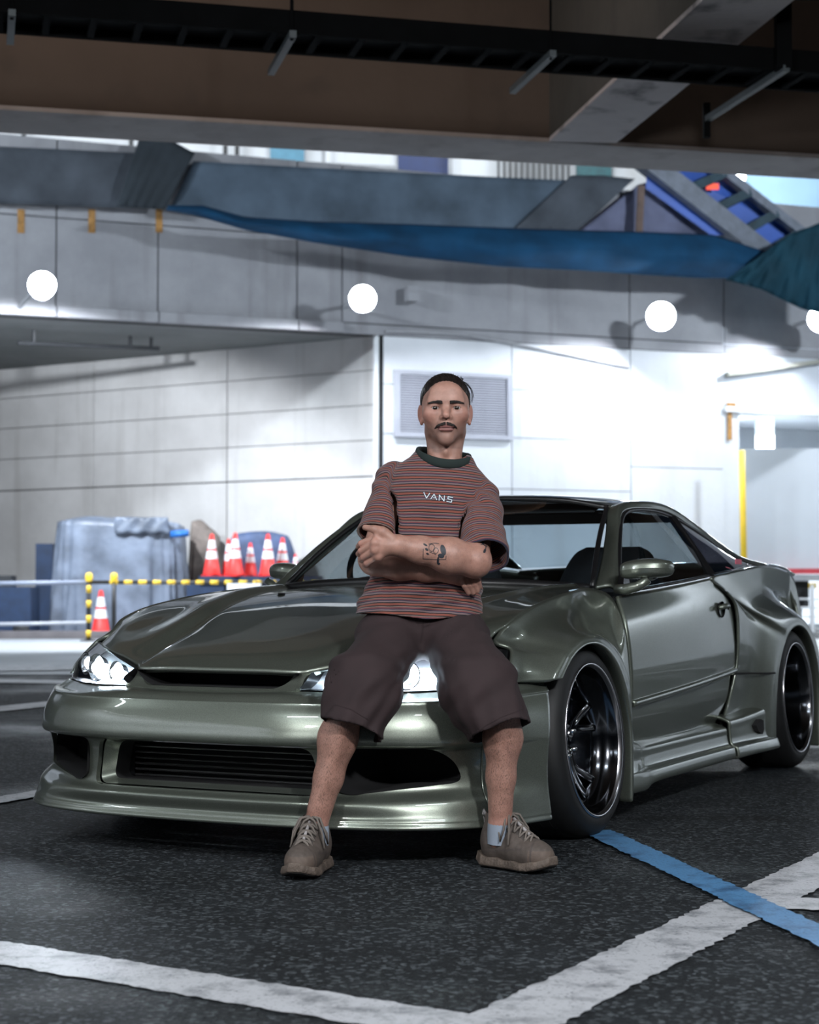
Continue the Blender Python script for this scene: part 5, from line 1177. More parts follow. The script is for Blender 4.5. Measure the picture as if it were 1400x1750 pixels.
bV, bQ = body.mesh(); del body

def skin_mat():
    m, nt, N, L, b = new_mat('skin'); at_ = N.new('ShaderNodeAttribute'); at_.attribute_name = 'tint'; tc = N.new('ShaderNodeTexCoord')
    nz = N.new('ShaderNodeTexNoise'); nz.inputs['Scale'].default_value = 45; nz.inputs['Detail'].default_value = 7; L.new(tc.outputs['Object'], nz.inputs['Vector'])
    r = N.new('ShaderNodeValToRGB'); e = r.color_ramp.elements; e[0].position = .3; e[0].color = (.80, .76, .74, 1); e[1].position = .7; e[1].color = (1.08, 1.05, 1.04, 1); L.new(nz.outputs['Fac'], r.inputs['Fac'])
    mx = N.new('ShaderNodeMixRGB'); mx.blend_type = 'MULTIPLY'; mx.inputs['Fac'].default_value = 1; L.new(at_.outputs['Color'], mx.inputs['Color1']); L.new(r.outputs['Color'], mx.inputs['Color2'])
    # fine dark body hair where the attribute asks for it
    ha = N.new('ShaderNodeAttribute'); ha.attribute_name = 'hairy'; mp = N.new('ShaderNodeMapping'); mp.inputs['Scale'].default_value = (620, 620, 150); mp.inputs['Rotation'].default_value = (0, .25, 0); L.new(tc.outputs['Object'], mp.inputs['Vector'])
    hn = N.new('ShaderNodeTexNoise'); hn.inputs['Scale'].default_value = 1.0; hn.inputs['Detail'].default_value = 3; L.new(mp.outputs['Vector'], hn.inputs['Vector'])
    hr = N.new('ShaderNodeValToRGB'); e = hr.color_ramp.elements; e[0].position = .50; e[0].color = (0, 0, 0, 1); e[1].position = .66; e[1].color = (1, 1, 1, 1); L.new(hn.outputs['Fac'], hr.inputs['Fac'])
    ml = N.new('ShaderNodeMath'); ml.operation = 'MULTIPLY'; L.new(hr.outputs['Color'], ml.inputs[0]); L.new(ha.outputs['Fac'], ml.inputs[1])
    m2 = N.new('ShaderNodeMixRGB'); m2.inputs['Color2'].default_value = (.05, .03, .024, 1); L.new(ml.outputs[0], m2.inputs['Fac']); L.new(mx.outputs['Color'], m2.inputs['Color1']); L.new(m2.outputs['Color'], b.inputs['Base Color'])
    setp(b, rough=.50, sss=.12); b.inputs['Subsurface Radius'].default_value = (.012, .005, .003); b.inputs['Subsurface Scale'].default_value = .6
    bn = N.new('ShaderNodeTexNoise'); bn.inputs['Scale'].default_value = 500; L.new(tc.outputs['Object'], bn.inputs['Vector']); bp_ = N.new('ShaderNodeBump'); bp_.inputs['Strength'].default_value = .12; bp_.inputs['Distance'].default_value = .001; L.new(bn.outputs['Fac'], bp_.inputs['Height']); L.new(bp_.outputs['Normal'], b.inputs['Normal'])
    return m
body_o, bV = np_mesh('body', bV, bQ, skin_mat(), man, ORG, 1)
n = len(bV); tint = np.tile(np.array((.40, .225, .175)), (n, 1)); q = bV-HD
def blend(w, col):
    global tint
    w = np.clip(w, 0, 1)[:, None]; tint = tint*(1-w)+np.array(col)*w
headm = (q[:, 2] > -.13) & (np.abs(q[:, 0]) < .12) & (q[:, 1] < .14)
blend(np.where(headm, .30, 0)*1.0, (.46, .27, .215))
blend(.45*np.clip((-.040-q[:, 2])/.02, 0, 1)*headm*(q[:, 1] < .02)*(q[:, 2] > -.118), (.20, .125, .105))      # shaved jaw
blend(.5*(g01(q, (.05, -.06, -.02), .022)+g01(q, (-.05, -.06, -.02), .022)+g01(q, (0, -.105, -.025), .013)), (.46, .19, .15))
blend(.9*headm*(((q[:, 0]/.0265)**2+((q[:, 2]+.0605)/.0105)**2) < 1)*(q[:, 1] < -.075), (.27, .115, .105))
blend(.8*headm*(np.abs(q[:, 2]+.0603) < .0022)*(np.abs(q[:, 0]) < .022)*(q[:, 1] < -.07), (.08, .025, .025))
blend(.35*(g01(q, (.033, -.08, -.008), .015)+g01(q, (-.033, -.08, -.008), .015)), (.24, .12, .10))
blend(.5*(np.abs(q[:, 0]) > .072)*headm*(q[:, 2] < .03), (.48, .20, .155))
for p in PI+MC: blend(.45*g01(bV, p, .012), (.50, .22, .18))
for p in (knR, knL, elL): blend(.4*g01(bV, p, .045), (.40, .17, .13))
for a_ in (anR, anL): blend(.35*g01(bV, a_, .05), (.46, .18, .15))
leg = (bV[:, 2] < .55)*1.0; hairy = np.clip(leg*.72*np.clip((bV[:, 2]-.12)/.05, 0, 1)+.22*((bV[:, 2] > .8) & (bV[:, 2] < 1.0) & (bV[:, 1] < 5.22) & (bV[:, 0] > -.02)), 0, 1)
blend(leg*.30, (.30, .165, .13))
set_attr(body_o, 'tint', np.c_[tint, np.ones(n)], 'FLOAT_COLOR'); set_attr(body_o, 'hairy', hairy)

# eyes
M_eye = plain('eye_white', (.34, .32, .31), .2, 0); M_iris = plain('iris_dark', (.018, .012, .008), .12, 0)
for sg in (-1, 1):
    c = H(sg*.0325, -.0675, .0015)-ORG
    e = MB().lathe([(0, .0125), (.004, .0118), (.0085, .0092), (.0118, .004), (.0125, 0), (.0118, -.004), (0, -.0125)], c, (0, -1, 0), 24).build('eye', M_eye, man, True)
    MB().lathe([(0, .0131), (.003, .0128), (.0062, .0112), (.0068, .0105)], c, (-.02, -1, -.02), 20).build('iris', M_iris, e, True)
# strands helper
M_hair = plain('dark_hair', (.013, .0095, .008), .36, .3, 60); M_brow = plain('brow_hair', (.016, .011, .009), .6, 0)
def strands(name, list_, r, mat, parent, n=5, taper=True):
    mb = MB()
    for pts in list_:
        mb.tube([Vector(p)-Vector(ORG) for p in pts], [r*(1-.75*(i/(len(pts)-1))**2 if taper else 1) for i in range(len(pts))], n)
    return mb.build(name, mat, parent, True)
bvh_body = BVHTree.FromPolygons([Vector(v) for v in bV], [tuple(f) for f in bQ.tolist()])
def on_skin(x, z, off=0.0):
    """point on the face at head coordinates x, z (cast from the front)"""
    o_ = Vector(H(x, -.25, z)); hit = bvh_body.ray_cast(o_, Vector((0, 1, 0)), .4)[0]
    return np.array(hit)+np.array((0, -off, 0)) if hit is not None else H(x, -.08, z)
rnd = random.Random(11)
for sg in (-1, 1):
    L_ = []
    for i in range(260):
        t = rnd.random(); x = .0105+.036*t; z = .0150+.0030*math.sin(t*2.6)-.0015*t*t+rnd.uniform(-.0044, .0044)*(1-.5*t)
        L_.append([on_skin(sg*x, z, .0006), on_skin(sg*(x+.004), z+.0014*(1-t), .0022), on_skin(sg*(x+.0085), z+.0008-.002*t, .0012)])
    strands('eyebrow', L_, .00075, M_brow, man, 4)
L_ = []
for i in range(330):
    t = rnd.uniform(-1, 1); x = t*.0270+math.copysign(.0012, t); s_ = abs(t); z0 = -.0452-.0085*s_**1.5+rnd.uniform(-.0026, .0026)
    L_.append([on_skin(x, z0, .0004), on_skin(x+math.copysign(.003*s_+.001, x), z0-.0032, .0022), on_skin(x+math.copysign(.006*s_+.001, x), z0-.0062-.001*s_, .0016)])
strands('moustache', L_, .00065, M_brow, man, 4)
# slicked-back hair
hf = Fld(H(-.10, -.10, -.07), H(.10, .15, .14), .0022)
def hair_shell(x, y, z):
    x, y, z = x-HD[0], y-HD[1], z-HD[2]
    k0 = np.sqrt((x/.0770)**2+((y-.022)/.0955)**2+((z-.034)/.0825)**2); d = (k0-1)*.078
    ang = np.arctan2(z-.0, np.abs(x)+1e-4)
    streak = .0011*np.sin(x*620+9*np.sin(y*30)+4*np.sin(z*45))+.0008*np.sin(x*1130-y*40+2)+.0006*np.sin((z*900+y*260)*(np.abs(x) > .05))
    d = d+streak
    hl = np.interp(y, (-.10, -.062, -.040, -.020, -.008, .004, .03, .08, .12), (.076, .064, .056, .042, .018, -.008, -.020, -.05, -.06)).astype(np.float32)
    front = hl-z+.0*x                                                                     # keep above the hairline
    side = front
    return np.maximum(d, np.maximum(front*.7, side))
hf.op(hair_shell, H(-.095, -.095, -.065), H(.095, .145, .13), .002, 'u', .0)
hf.ell(H(0, .118, .045), (.026, .022, .024), .01)
hV, hQ = hf.mesh(); np_mesh('hair', hV, hQ, M_hair, man, ORG, 1)
L_ = []
for i in range(16):
    x0 = rnd.uniform(-.045, .052); z0 = .1165-abs(x0)**1.6*1.7+rnd.uniform(-.004, .002); y0 = rnd.uniform(-.03, .04)
    L_.append([H(x0, y0-.02, z0-.006), H(x0*1.02, y0, z0+.002), H(x0*1.05+rnd.uniform(-.003, .004), y0+.018, z0+rnd.uniform(-.001, .003)), H(x0*1.08+rnd.uniform(-.004, .008), y0+.045, z0+rnd.uniform(-.008, .001))])
for i in range(9):
    y0 = rnd.uniform(-.01, .03); L_.append([H(.052, y0-.02, .088), H(.068, y0, .080+rnd.uniform(-.004, .006)), H(.079+rnd.uniform(-.002, .004), y0+.01, .066), H(.083+rnd.uniform(-.003, .005), y0+.012, .045), H(.079+rnd.uniform(-.003, .004), y0+.008, .026)])
strands('loose_hair', L_, .0007, M_hair, man, 4)

# ---- T-shirt
axT0 = P3(721, 1046, 5.33); axT1 = neckb+np.array((0, 0, .015)); axd = axT1-axT0; axL = np.linalg.norm(axd); axd = axd/axL
rt = np.cross(axd, (0, 1, 0)); rt = rt/np.linalg.norm(rt); fw = np.cross(rt, axd)
TS = np.array((-.12, 0, .12, .30, .50, .66, .80, .90, .97, 1.05)); TA = np.array((.196, .192, .172, .164, .164, .168, .164, .142, .105, .08)); TB = np.array((.146, .142, .126, .116, .124, .128, .115, .090, .072, .065))
slR0, slR1 = shR+np.array((.016, 0, -.002)), P3(646, 918, 5.285); slL0, slL1 = shL+np.array((-.016, 0, -.002)), P3(827, 948, 5.205)
def fold_noise(x, y, z, s=1.0, seed=0):
    return np.sin(x*31*s+z*17*s+seed+2.1*np.sin(z*23*s+y*11))*np.sin(z*41*s-x*13*s+1.7*seed+1.6*np.sin(x*19*s))
def torso_d(x, y, z, grow=0.0):
    px, py, pz = x-axT0[0], y-axT0[1], z-axT0[2]
    t = (px*axd[0]+py*axd[1]+pz*axd[2]); u = px*rt[0]+py*rt[1]+pz*rt[2]; w = px*fw[0]+py*fw[1]+pz*fw[2]; tn_ = t/axL
    a = np.interp(tn_, TS, TA).astype(np.float32)+grow; b = np.interp(tn_, TS, TB).astype(np.float32)+grow
    k = (np.abs(u/a)**2.35+np.abs(w/b)**2.35)**(1/2.35); d = (k-1)*np.minimum(a, b)
    # folds: bunching above the hem, drag lines from the armpits, centre crease
    low = np.clip((.42-tn_)/.3, 0, 1); d = d-.0052*low*np.sin(t*125+u*16+2.2*np.sin(u*22+1))*np.clip(.5+.6*np.sin(u*14+2), 0, 1)-.0045*low*fold_noise(u, w, t, 1.5, 2)
    d = d+.0035*np.exp(-((u-.012)/.026)**2)*np.sin(np.clip((tn_-.30)/.5, 0, 1)*3.14)
    mid = np.clip((tn_-.35)/.2, 0, 1)*np.clip((.9-tn_)/.1, 0, 1); d = d-.0050*mid*fold_noise(u, w, t, .9, 5)
    return np.maximum(d, np.abs(tn_-.47)*axL-.555*axL)
def sleeve_d(a, b, r0, r1, grow=0.0):
    ba = b-a; L_2 = ba.dot(ba)
    def fn(x, y, z):
        px, py, pz = x-a[0], y-a[1], z-a[2]; t = (px*ba[0]+py*ba[1]+pz*ba[2])/L_2; tc = np.clip(t, 0, 1.25)
        d = np.sqrt((px-tc*ba[0])**2+(py-tc*ba[1])**2+(pz-tc*ba[2])**2)-(r0+(r1-r0)*tc)-grow
        return d-.0040*fold_noise(px, py, pz, 1.2, 1)-.0035*np.sin(px*70+pz*45+2*np.sin(pz*30))*np.clip(1-np.abs(t-.25)*2, 0, 1)
    return fn
sf = Fld((-.22, 5.02, .66), (.36, 5.60, 1.27), .0036); lo_, hi_ = (-.21, 5.03, .67), (.35, 5.59, 1.26)
sf.op(torso_d, lo_, hi_, .01, 'u', 0)
sf.op(sleeve_d(slR0, slR1, .060, .064), lo_, hi_, .010, 'u', 0); sf.op(sleeve_d(slL0, slL1, .064, .074), lo_, hi_, .010, 'u', 0)
def smink(a, b, k): q_ = np.maximum(k-np.abs(a-b), 0)/k; return np.minimum(a, b)-q_*q_*k*.25
th_ = .0075
inner = lambda x, y, z: smink(smink(torso_d(x, y, z, -th_), sleeve_d(slR0, slR1, .060, .064, -th_)(x, y, z), .010), sleeve_d(slL0, slL1, .064, .074, -th_)(x, y, z), .010)
sl_g, gx, gy, gz = sf.reg(lo_, hi_); _T = torso_d(gx, gy, gz)
for _a, _b, _r0, _r1 in ((slR0, slR1, .060, .064), (slL0, slL1, .064, .074)):       # armhole crease where sleeve and body of the shirt meet
    _S = sleeve_d(_a, _b, _r0, _r1)(gx, gy, gz); _q = (_a[2]-.005-gz)/.05
    sf.F[sl_g] += (.0085*np.exp(-((_T-_S)/.0075)**2)*np.clip(_q, 0, 1)).astype(np.float32)
del _T, _S
A0 = sf.F.copy(); sl_g, gx, gy, gz = sf.reg(lo_, hi_)
IN = inner(gx, gy, gz).astype(np.float32); sf.F[sl_g] = np.maximum(sf.F[sl_g], -IN)
# cut the hem, sleeve ends and neck open
sf.op(lambda x, y, z: (axT0[2]-.010-.010*np.cos((x-.03)*11)-z)+0*x+0*y, lo_, hi_, 0, 'i', 0)
def endcut(a, b, ext):
    d_ = (b-a)/np.linalg.norm(b-a); c_ = b+d_*ext; side = np.linalg.norm(b-a)
    def fn(x, y, z):
        t = (x-c_[0])*d_[0]+(y-c_[1])*d_[1]+(z-c_[2])*d_[2]
        rad = np.sqrt((x-c_[0]-t*d_[0])**2+(y-c_[1]-t*d_[1])**2+(z-c_[2]-t*d_[2])**2)
        return np.where(rad < .098, t, -.05)
    return fn
def cut_plane(fn): sf.F[sl_g] = np.maximum(sf.F[sl_g], np.where(TD > .012, fn(gx, gy, gz), -.05).astype(np.float32))
TD = torso_d(gx, gy, gz)
cut_plane(endcut(slR0, slR1, -.005)); cut_plane(endcut(slL0, slL1, .010))
nk_c = P3(758, 783, 5.395)
sf.ell(nk_c+np.array((0, -.004, .024)), (.078, .088, .056), .004, 's')
sV, sQ = sf.mesh(); del sf, A0, IN
def shirt_mat():
    m, nt, N, L, b = new_mat('striped_cotton'); a_ = N.new('ShaderNodeAttribute'); a_.attribute_name = 'stripe'; tc = N.new('ShaderNodeTexCoord')
    nz = N.new('ShaderNodeTexNoise'); nz.inputs['Scale'].default_value = 60; L.new(tc.outputs['Object'], nz.inputs['Vector'])
    ad = N.new('ShaderNodeMath'); ad.operation = 'MULTIPLY_ADD'; ad.inputs[1].default_value = .0016; L.new(nz.outputs['Fac'], ad.inputs[0]); L.new(a_.outputs['Fac'], ad.inputs[2])
    dv = N.new('ShaderNodeMath'); dv.operation = 'DIVIDE'; dv.inputs[1].default_value = .0262; L.new(ad.outputs[0], dv.inputs[0]); fr = N.new('ShaderNodeMath'); fr.operation = 'FRACT'; L.new(dv.outputs[0], fr.inputs[0])
    rp = N.new('ShaderNodeValToRGB'); rp.color_ramp.interpolation = 'CONSTANT'
    rust, blk, mau, navy, red, tan = (.200, .058, .040), (.010, .009, .011), (.165, .112, .115), (.022, .020, .044), (.140, .040, .043), (.185, .130, .112)
    seq = [(0, rust), (.24, blk), (.35, mau), (.52, navy), (.63, red), (.79, tan), (.88, blk)]
    e = rp.color_ramp.elements; e[0].position = 0; e[0].color = (*rust, 1); e[1].position = seq[1][0]; e[1].color = (*blk, 1)
    for p_, c_ in seq[2:]: x_ = e.new(p_); x_.color = (*c_, 1)
    L.new(fr.outputs[0], rp.inputs['Fac']); L.new(rp.outputs['Color'], b.inputs['Base Color']); setp(b, rough=.9, sheen=.15)
    w = N.new('ShaderNodeTexNoise'); w.inputs['Scale'].default_value = 900; L.new(tc.outputs['Object'], w.inputs['Vector']); bp_ = N.new('ShaderNodeBump'); bp_.inputs['Strength'].default_value = .3; bp_.inputs['Distance'].default_value = .0015; L.new(w.outputs['Fac'], bp_.inputs['Height']); L.new(bp_.outputs['Normal'], b.inputs['Normal'])
    return m
shirt, sV = np_mesh('t_shirt', sV, sQ, shirt_mat(), man, ORG, 2)
tt = (sV-axT0)@axd+.10*((sV-axT0)@rt)
def sleeve_w(a, b):
    ba = b-a; L_ = np.linalg.norm(ba); d_ = ba/L_; t = (sV-a)@d_; rad = np.linalg.norm((sV-a)-t[:, None]*d_, axis=1); return t, rad
tR, rR = sleeve_w(slR0, slR1); tL, rL = sleeve_w(slL0, slL1); tors = torso_d(sV[:, 0], sV[:, 1], sV[:, 2])
sdR = sleeve_d(slR0, slR1, .060, .064)(sV[:, 0], sV[:, 1], sV[:, 2]); sdL = sleeve_d(slL0, slL1, .064, .074)(sV[:, 0], sV[:, 1], sV[:, 2])
wR = 1/(1+np.exp(-np.clip((tors-sdR)/.0035, -30, 30)))*(rR < rL); wL = 1/(1+np.exp(-np.clip((tors-sdL)/.0035, -30, 30)))*(rL <= rR)
cR = (slR0-axT0)@axd; cL = (slL0-axT0)@axd
st_v = tt*(1-wR-wL)+(cR-tR)*wR+(cL-tL)*wL
set_attr(shirt, 'stripe', st_v+.5)
shirt['label'] = 'striped T-shirt in rust, mauve and navy'
# collar rib
M_rib = fabric('dark_green_rib', (.012, .022, .020), .9, 900)
ring = []
for k in range(49):
    a_ = 2*math.pi*k/48; cx_, sy_ = math.cos(a_), math.sin(a_)
    ring.append(nk_c+np.array((.0785*cx_, -.006+.086*sy_, .006+.026*sy_-.010*cx_)))
bvs = BVHTree.FromPolygons([Vector(v) for v in sV], [tuple(f) for f in sQ.tolist()])
rr_ = []
for p in ring:
    loc = bvs.find_nearest(Vector(p))[0]; rr_.append(np.array(loc)*.35+np.array(p)*.65)
V = []; F = []; m_ = 10
for i, p in enumerate(rr_[:-1]):
    d_ = rr_[(i+1) % 48]-rr_[i-1]; d_ = d_/np.linalg.norm(d_); outw = p-nk_c; outw[2] -= .06; outw -= d_*outw.dot(d_); outw /= np.linalg.norm(outw); up_ = np.cross(d_, outw)
    for k in range(m_):
        b_ = 2*math.pi*k/m_; # flat ribbon lying along the neck slope
        ax1 = np.array((0, 0, 1.0)); ax1 = ax1-d_*ax1.dot(d_); ax1 /= np.linalg.norm(ax1); ax2 = np.cross(d_, ax1); V.append(p+ax1*.0145*math.cos(b_)+ax2*.0075*math.sin(b_)-ORG)
for i in range(48):
    for k in range(m_): F.append((i*m_+k, i*m_+(k+1) % m_, ((i+1) % 48)*m_+(k+1) % m_, ((i+1) % 48)*m_+k))
mesh_obj('collar', V, F, M_rib, man, True)
# chest lettering, laid on the cloth
def cast_front(px, py, bv, off):
    d = ray(px, py).normalized(); h_ = bv.ray_cast(Vector((0, 0, CAMZ)), d, 8)[0]
    return (h_-d*off) if h_ is not None else None
def decal(name, polys, bv, off, mat, parent, sub=.9, label=None):
    """flat shapes given in picture points, densified and laid onto a surface"""
    V = []; F = []
    for P_ in polys:
        bm = bmesh.new(); vs = [bm.verts.new((p[0], p[1], 0)) for p in P_]; bm.faces.new(vs); bmesh.ops.triangulate(bm, faces=bm.faces[:])
        for _ in range(4):
            es = [e for e in bm.edges if e.calc_length() > sub*2]
            if not es: break
            bmesh.ops.subdivide_edges(bm, edges=es, cuts=1); bmesh.ops.triangulate(bm, faces=bm.faces[:])
        bm.verts.ensure_lookup_table(); bm.verts.index_update(); base = len(V); ok = True; pts = []
        for v in bm.verts:
            h_ = cast_front(v.co.x, v.co.y, bv, off)
            if h_ is None: ok = False; break
            pts.append(np.array(h_)-ORG)
        if ok: V += pts; F += [tuple(v.index+base for v in f.verts) for f in bm.faces]
        bm.free()
    o = mesh_obj(name, V, F, mat, parent, True)
    if label: o['label'] = label
    return o
def stroke(pts, w):
    """polyline to a list of quads of width w"""
    out = []
    for a, b in zip(pts[:-1], pts[1:]):
        a, b = np.array(a, float), np.array(b, float); d = b-a; d = d/(np.linalg.norm(d)+1e-9); n_ = np.array((-d[1], d[0]))*w/2; a, b = a-d*w*.3, b+d*w*.3; out.append([a+n_, b+n_, b-n_, a-n_])
    return out
def letters(w): # V A N S, drawn slanting with the cloth
    o = []
    def T(x, y, s): x0 = 724.5+s*13.0; return (x0+x, 841.5+s*2.2+y+x*.15)
    o += stroke([T(0, 0, 0), T(4.5, 9, 0), T(10, 0, 0)], w)
    o += stroke([T(-1, 9, 1), T(4.5, 0, 1), T(9.0, 9, 1)], w)+stroke([T(3, 6, 1), T(7, 6, 1)], w*.8)
    o += stroke([T(0, 9, 2), T(.6, 0, 2), T(8.5, 9, 2), T(9.2, 0, 2)], w)
    o += stroke([T(10.5, .5, 3), T(2.5, .3, 3), T(2.0, 4, 3), T(9.0, 5, 3), T(8.0, 9, 3), T(0, 8.7, 3)], w)
    return o
decal('chest_lettering', letters(3.1), bvs, .0016, plain('print_navy', (.02, .025, .06), .7, 0), shirt); decal('chest_lettering', letters(1.35), bvs, .0022, plain('print_pale', (.62, .68, .70), .7, 0), shirt, label='outlined white chest lettering')

# ---- shorts
M_short = fabric('brown_twill', (.024, .0125, .0138), .85, 800, .3, .15, 12)
hmR0, hmR1 = P3(676, 1082, 5.31), P3(600, 1254, 5.005); hmL0, hmL1 = P3(770, 1082, 5.31), P3(857, 1252, 5.02)
hmRk, hmLk = P3(622, 1172, 5.055), P3(818, 1172, 5.065)
def pelvis_d(x, y, z, g=0.0):
    c = P3(722, 1072, 5.335); qx = np.abs(x-c[0])-(np.interp(z-c[2], (-.09, -.01, .045, .075), (.215, .208, .175, .150)).astype(np.float32)+g-.085); qy = np.abs(y-c[1])-(.135+g-.085); qz = np.abs(z-c[2])-(.082+g-.070)
    d = np.sqrt(np.maximum(qx, 0)**2+np.maximum(qy, 0)**2+np.maximum(qz, 0)**2)+np.minimum(np.maximum(qx, np.maximum(qy, qz)), 0)-.075
    return d-.004*fold_noise(x, y, z, 1.4, 3)-.0055*np.sin(z*95+np.abs(x-c[0])*38)*np.clip(1-np.abs(np.abs(x-c[0])-.10)*12, 0, 1)
def leg_d(a, kn_, b, r0, rk, r1, g=0.0, seed=0):
    def seg(px, py, pz, a0, b0, ra, rb, ext):
        ba = b0-a0; L2 = ba.dot(ba); t = ((px-a0[0])*ba[0]+(py-a0[1])*ba[1]+(pz-a0[2])*ba[2])/L2; tc = np.clip(t, 0, ext)
        return np.sqrt((px-a0[0]-tc*ba[0])**2+(py-a0[1]-tc*ba[1])**2+(pz-a0[2]-tc*ba[2])**2)-(ra+(rb-ra)*tc)
    def fn(x, y, z):
        d = smink(seg(x, y, z, a, kn_, r0, rk, 1), seg(x, y, z, kn_, b, rk, r1, 1.8), .05)-g
        tc = np.clip((a[2]-z)/(a[2]-b[2]), 0, 1.2); cx_ = np.interp(-z, (-a[2], -kn_[2], -b[2]), (a[0], kn_[0], b[0])); cy_ = np.interp(-z, (-a[2], -kn_[2], -b[2]), (a[1], kn_[1], b[1]))
        ang = np.arctan2(y-cy_, x-cx_)
        return (d-.005*tc*np.sin(ang*5+seed+3*tc)-.0055*fold_noise(x, y, z, 1.0, seed)-.0030*np.sin(ang*11+tc*9+seed)*np.clip(tc-.1, 0, 1)).astype(np.float32)
    return fn
pf = Fld((-.30, 4.80, .30), (.36, 5.56, .83), .0042); lo_, hi_ = (-.29, 4.82, .31), (.35, 5.54, .82)
def shorts_all(g):
    def fn(x, y, z): return smink(smink(pelvis_d(x, y, z, g), leg_d(hmR0, hmRk, hmR1, .092, .100, .092, g, 1)(x, y, z), .03), leg_d(hmL0, hmLk, hmL1, .092, .104, .094, g, 4)(x, y, z), .03)
    return fn
sl_g, gx, gy, gz = pf.reg(lo_, hi_)
OUT = shorts_all(0)(gx, gy, gz); D = np.maximum(OUT, -shorts_all(-.008)(gx, gy, gz))
for b_, dn, sd in ((P3(600, 1246, 5.0), np.array((-.34, -.30, -1.0)), gx < .04), (P3(850, 1248, 5.01), np.array((.34, -.30, -1.0)), gx >= .04)):
    dn = dn/np.linalg.norm(dn); t = (gx-b_[0])*dn[0]+(gy-b_[1])*dn[1]+(gz-b_[2])*dn[2]; D = np.maximum(D, np.where(sd & (gz < .56), t+.003*np.sin((gx-b_[0])*50), -.05))
topz = P3(722, 1036, 5.25)[2]; D = np.maximum(D, gz-topz-.035); pf.F[sl_g] = D.astype(np.float32)
pV, pQ = pf.mesh(); del pf, D, OUT
shorts, pV = np_mesh('shorts', pV, pQ, M_short, man, ORG, 2); shorts['label'] = 'wide dark brown shorts'
bvp = BVHTree.FromPolygons([Vector(v) for v in pV], [tuple(f) for f in pQ.tolist()])
M_seamd = fabric('twill_seam', (.022, .012, .013))
decal('fly_seam', stroke([(723, 1042), (724, 1060), (722, 1080), (719, 1098)], 1.6)+stroke([(739, 1042), (740, 1058), (733, 1068), (724, 1072)], 1.2), bvp, .0015, M_seamd, shorts)
decal('pocket_seam', stroke([(640, 1046), (618, 1062), (600, 1092)], 1.8)+stroke([(800, 1044), (826, 1062), (846, 1090)], 1.8), bvp, .0015, M_seamd, shorts)
decal('hem_stitch', stroke([(551, 1228), (572, 1204), (600, 1212), (630, 1230), (655, 1258)], 1.0)+stroke([(805, 1262), (830, 1240), (860, 1224), (894, 1212)], 1.0), bvp, .0015, M_seamd, shorts)

# ---- tattoos: plain abstract ink shapes on the forearm and upper arm
M_ink = plain('tattoo_ink', (.016, .020, .028), .55, .3, 80)
tat = []
tat += stroke([(723.5, 938), (723, 955), (745, 956.5), (762, 956), (762.5, 950)], .9)
def blob(cx_, cy_, rx_, ry_, rot=0, n_=16, f=0.0): return [(cx_+rx_*(1+f*math.sin(3*k*6.28/n_))*math.cos(6.28*k/n_)*math.cos(rot)-ry_*(1+f*math.cos(2*k*6.28/n_))*math.sin(6.28*k/n_)*math.sin(rot), cy_+rx_*math.cos(6.28*k/n_)*math.sin(rot)+ry_*math.sin(6.28*k/n_)*math.cos(rot)) for k in range(n_)]
tat += [blob(757.5, 940, 4.6, 9.5, -.25), blob(754, 950, 5.5, 4.0, .2), blob(748.6, 958, 1.9, 6.5, .1), blob(750, 963.5, 2.4, 2.0), blob(731, 946.5, 2.6, 1.6, .4), blob(729.5, 939, 3.4, 2.0, .7), blob(727, 931, 4.0, 1.6, .5)]
tat += stroke(blob(738, 936, 5.0, 6.2)+[blob(738, 936, 5.0, 6.2)[0]], .9)+stroke(blob(745, 941, 4.2, 4.8)+[blob(745, 941, 4.2, 4.8)[0]], .9)+stroke([(733, 930), (742, 928), (750, 929)], 1.1)+stroke([(734, 943), (741, 946), (746, 948)], .9)
decal('tattoo', tat, bvh_body, .0008, M_ink, man, .8, 'abstract dark ink tattoo on the forearm')
tat = [blob(824, 927, 4.5, 1.8, .5), blob(828.5, 941.5, 2.2, 4.0, .35)]+stroke([(818, 922), (826, 930), (831, 934), (829, 944)], 1.6)+stroke([(822, 931), (829, 929), (833, 934)], 1.0)
decal('tattoo', tat, bvh_body, .0008, M_ink, man, .8)

# ---- shoes and socks
M_shoe = None
def shoe_mat():
    m, nt, N, L, b = new_mat('shoe_leather'); a_ = N.new('ShaderNodeAttribute'); a_.attribute_name = 'tint'; tc = N.new('ShaderNodeTexCoord'); nz = N.new('ShaderNodeTexNoise'); nz.inputs['Scale'].default_value = 70; nz.inputs['Detail'].default_value = 6; L.new(tc.outputs['Object'], nz.inputs['Vector'])
    r = N.new('ShaderNodeValToRGB'); e = r.color_ramp.elements; e[0].position = .3; e[0].color = (.72, .70, .68, 1); e[1].position = .7; e[1].color = (1.1, 1.1, 1.1, 1); L.new(nz.outputs['Fac'], r.inputs['Fac']); mx = N.new('ShaderNodeMixRGB'); mx.blend_type = 'MULTIPLY'; mx.inputs['Fac'].default_value = 1; L.new(a_.outputs['Color'], mx.inputs['Color1']); L.new(r.outputs['Color'], mx.inputs['Color2']); L.new(mx.outputs['Color'], b.inputs['Base Color']); setp(b, rough=.7)
    bp_ = N.new('ShaderNodeBump'); bp_.inputs['Strength'].default_value = .3; bp_.inputs['Distance'].default_value = .002; n2 = N.new('ShaderNodeTexNoise'); n2.inputs['Scale'].default_value = 420; L.new(tc.outputs['Object'], n2.inputs['Vector']); L.new(n2.outputs['Fac'], bp_.inputs['Height']); L.new(bp_.outputs['Normal'], b.inputs['Normal']); return m
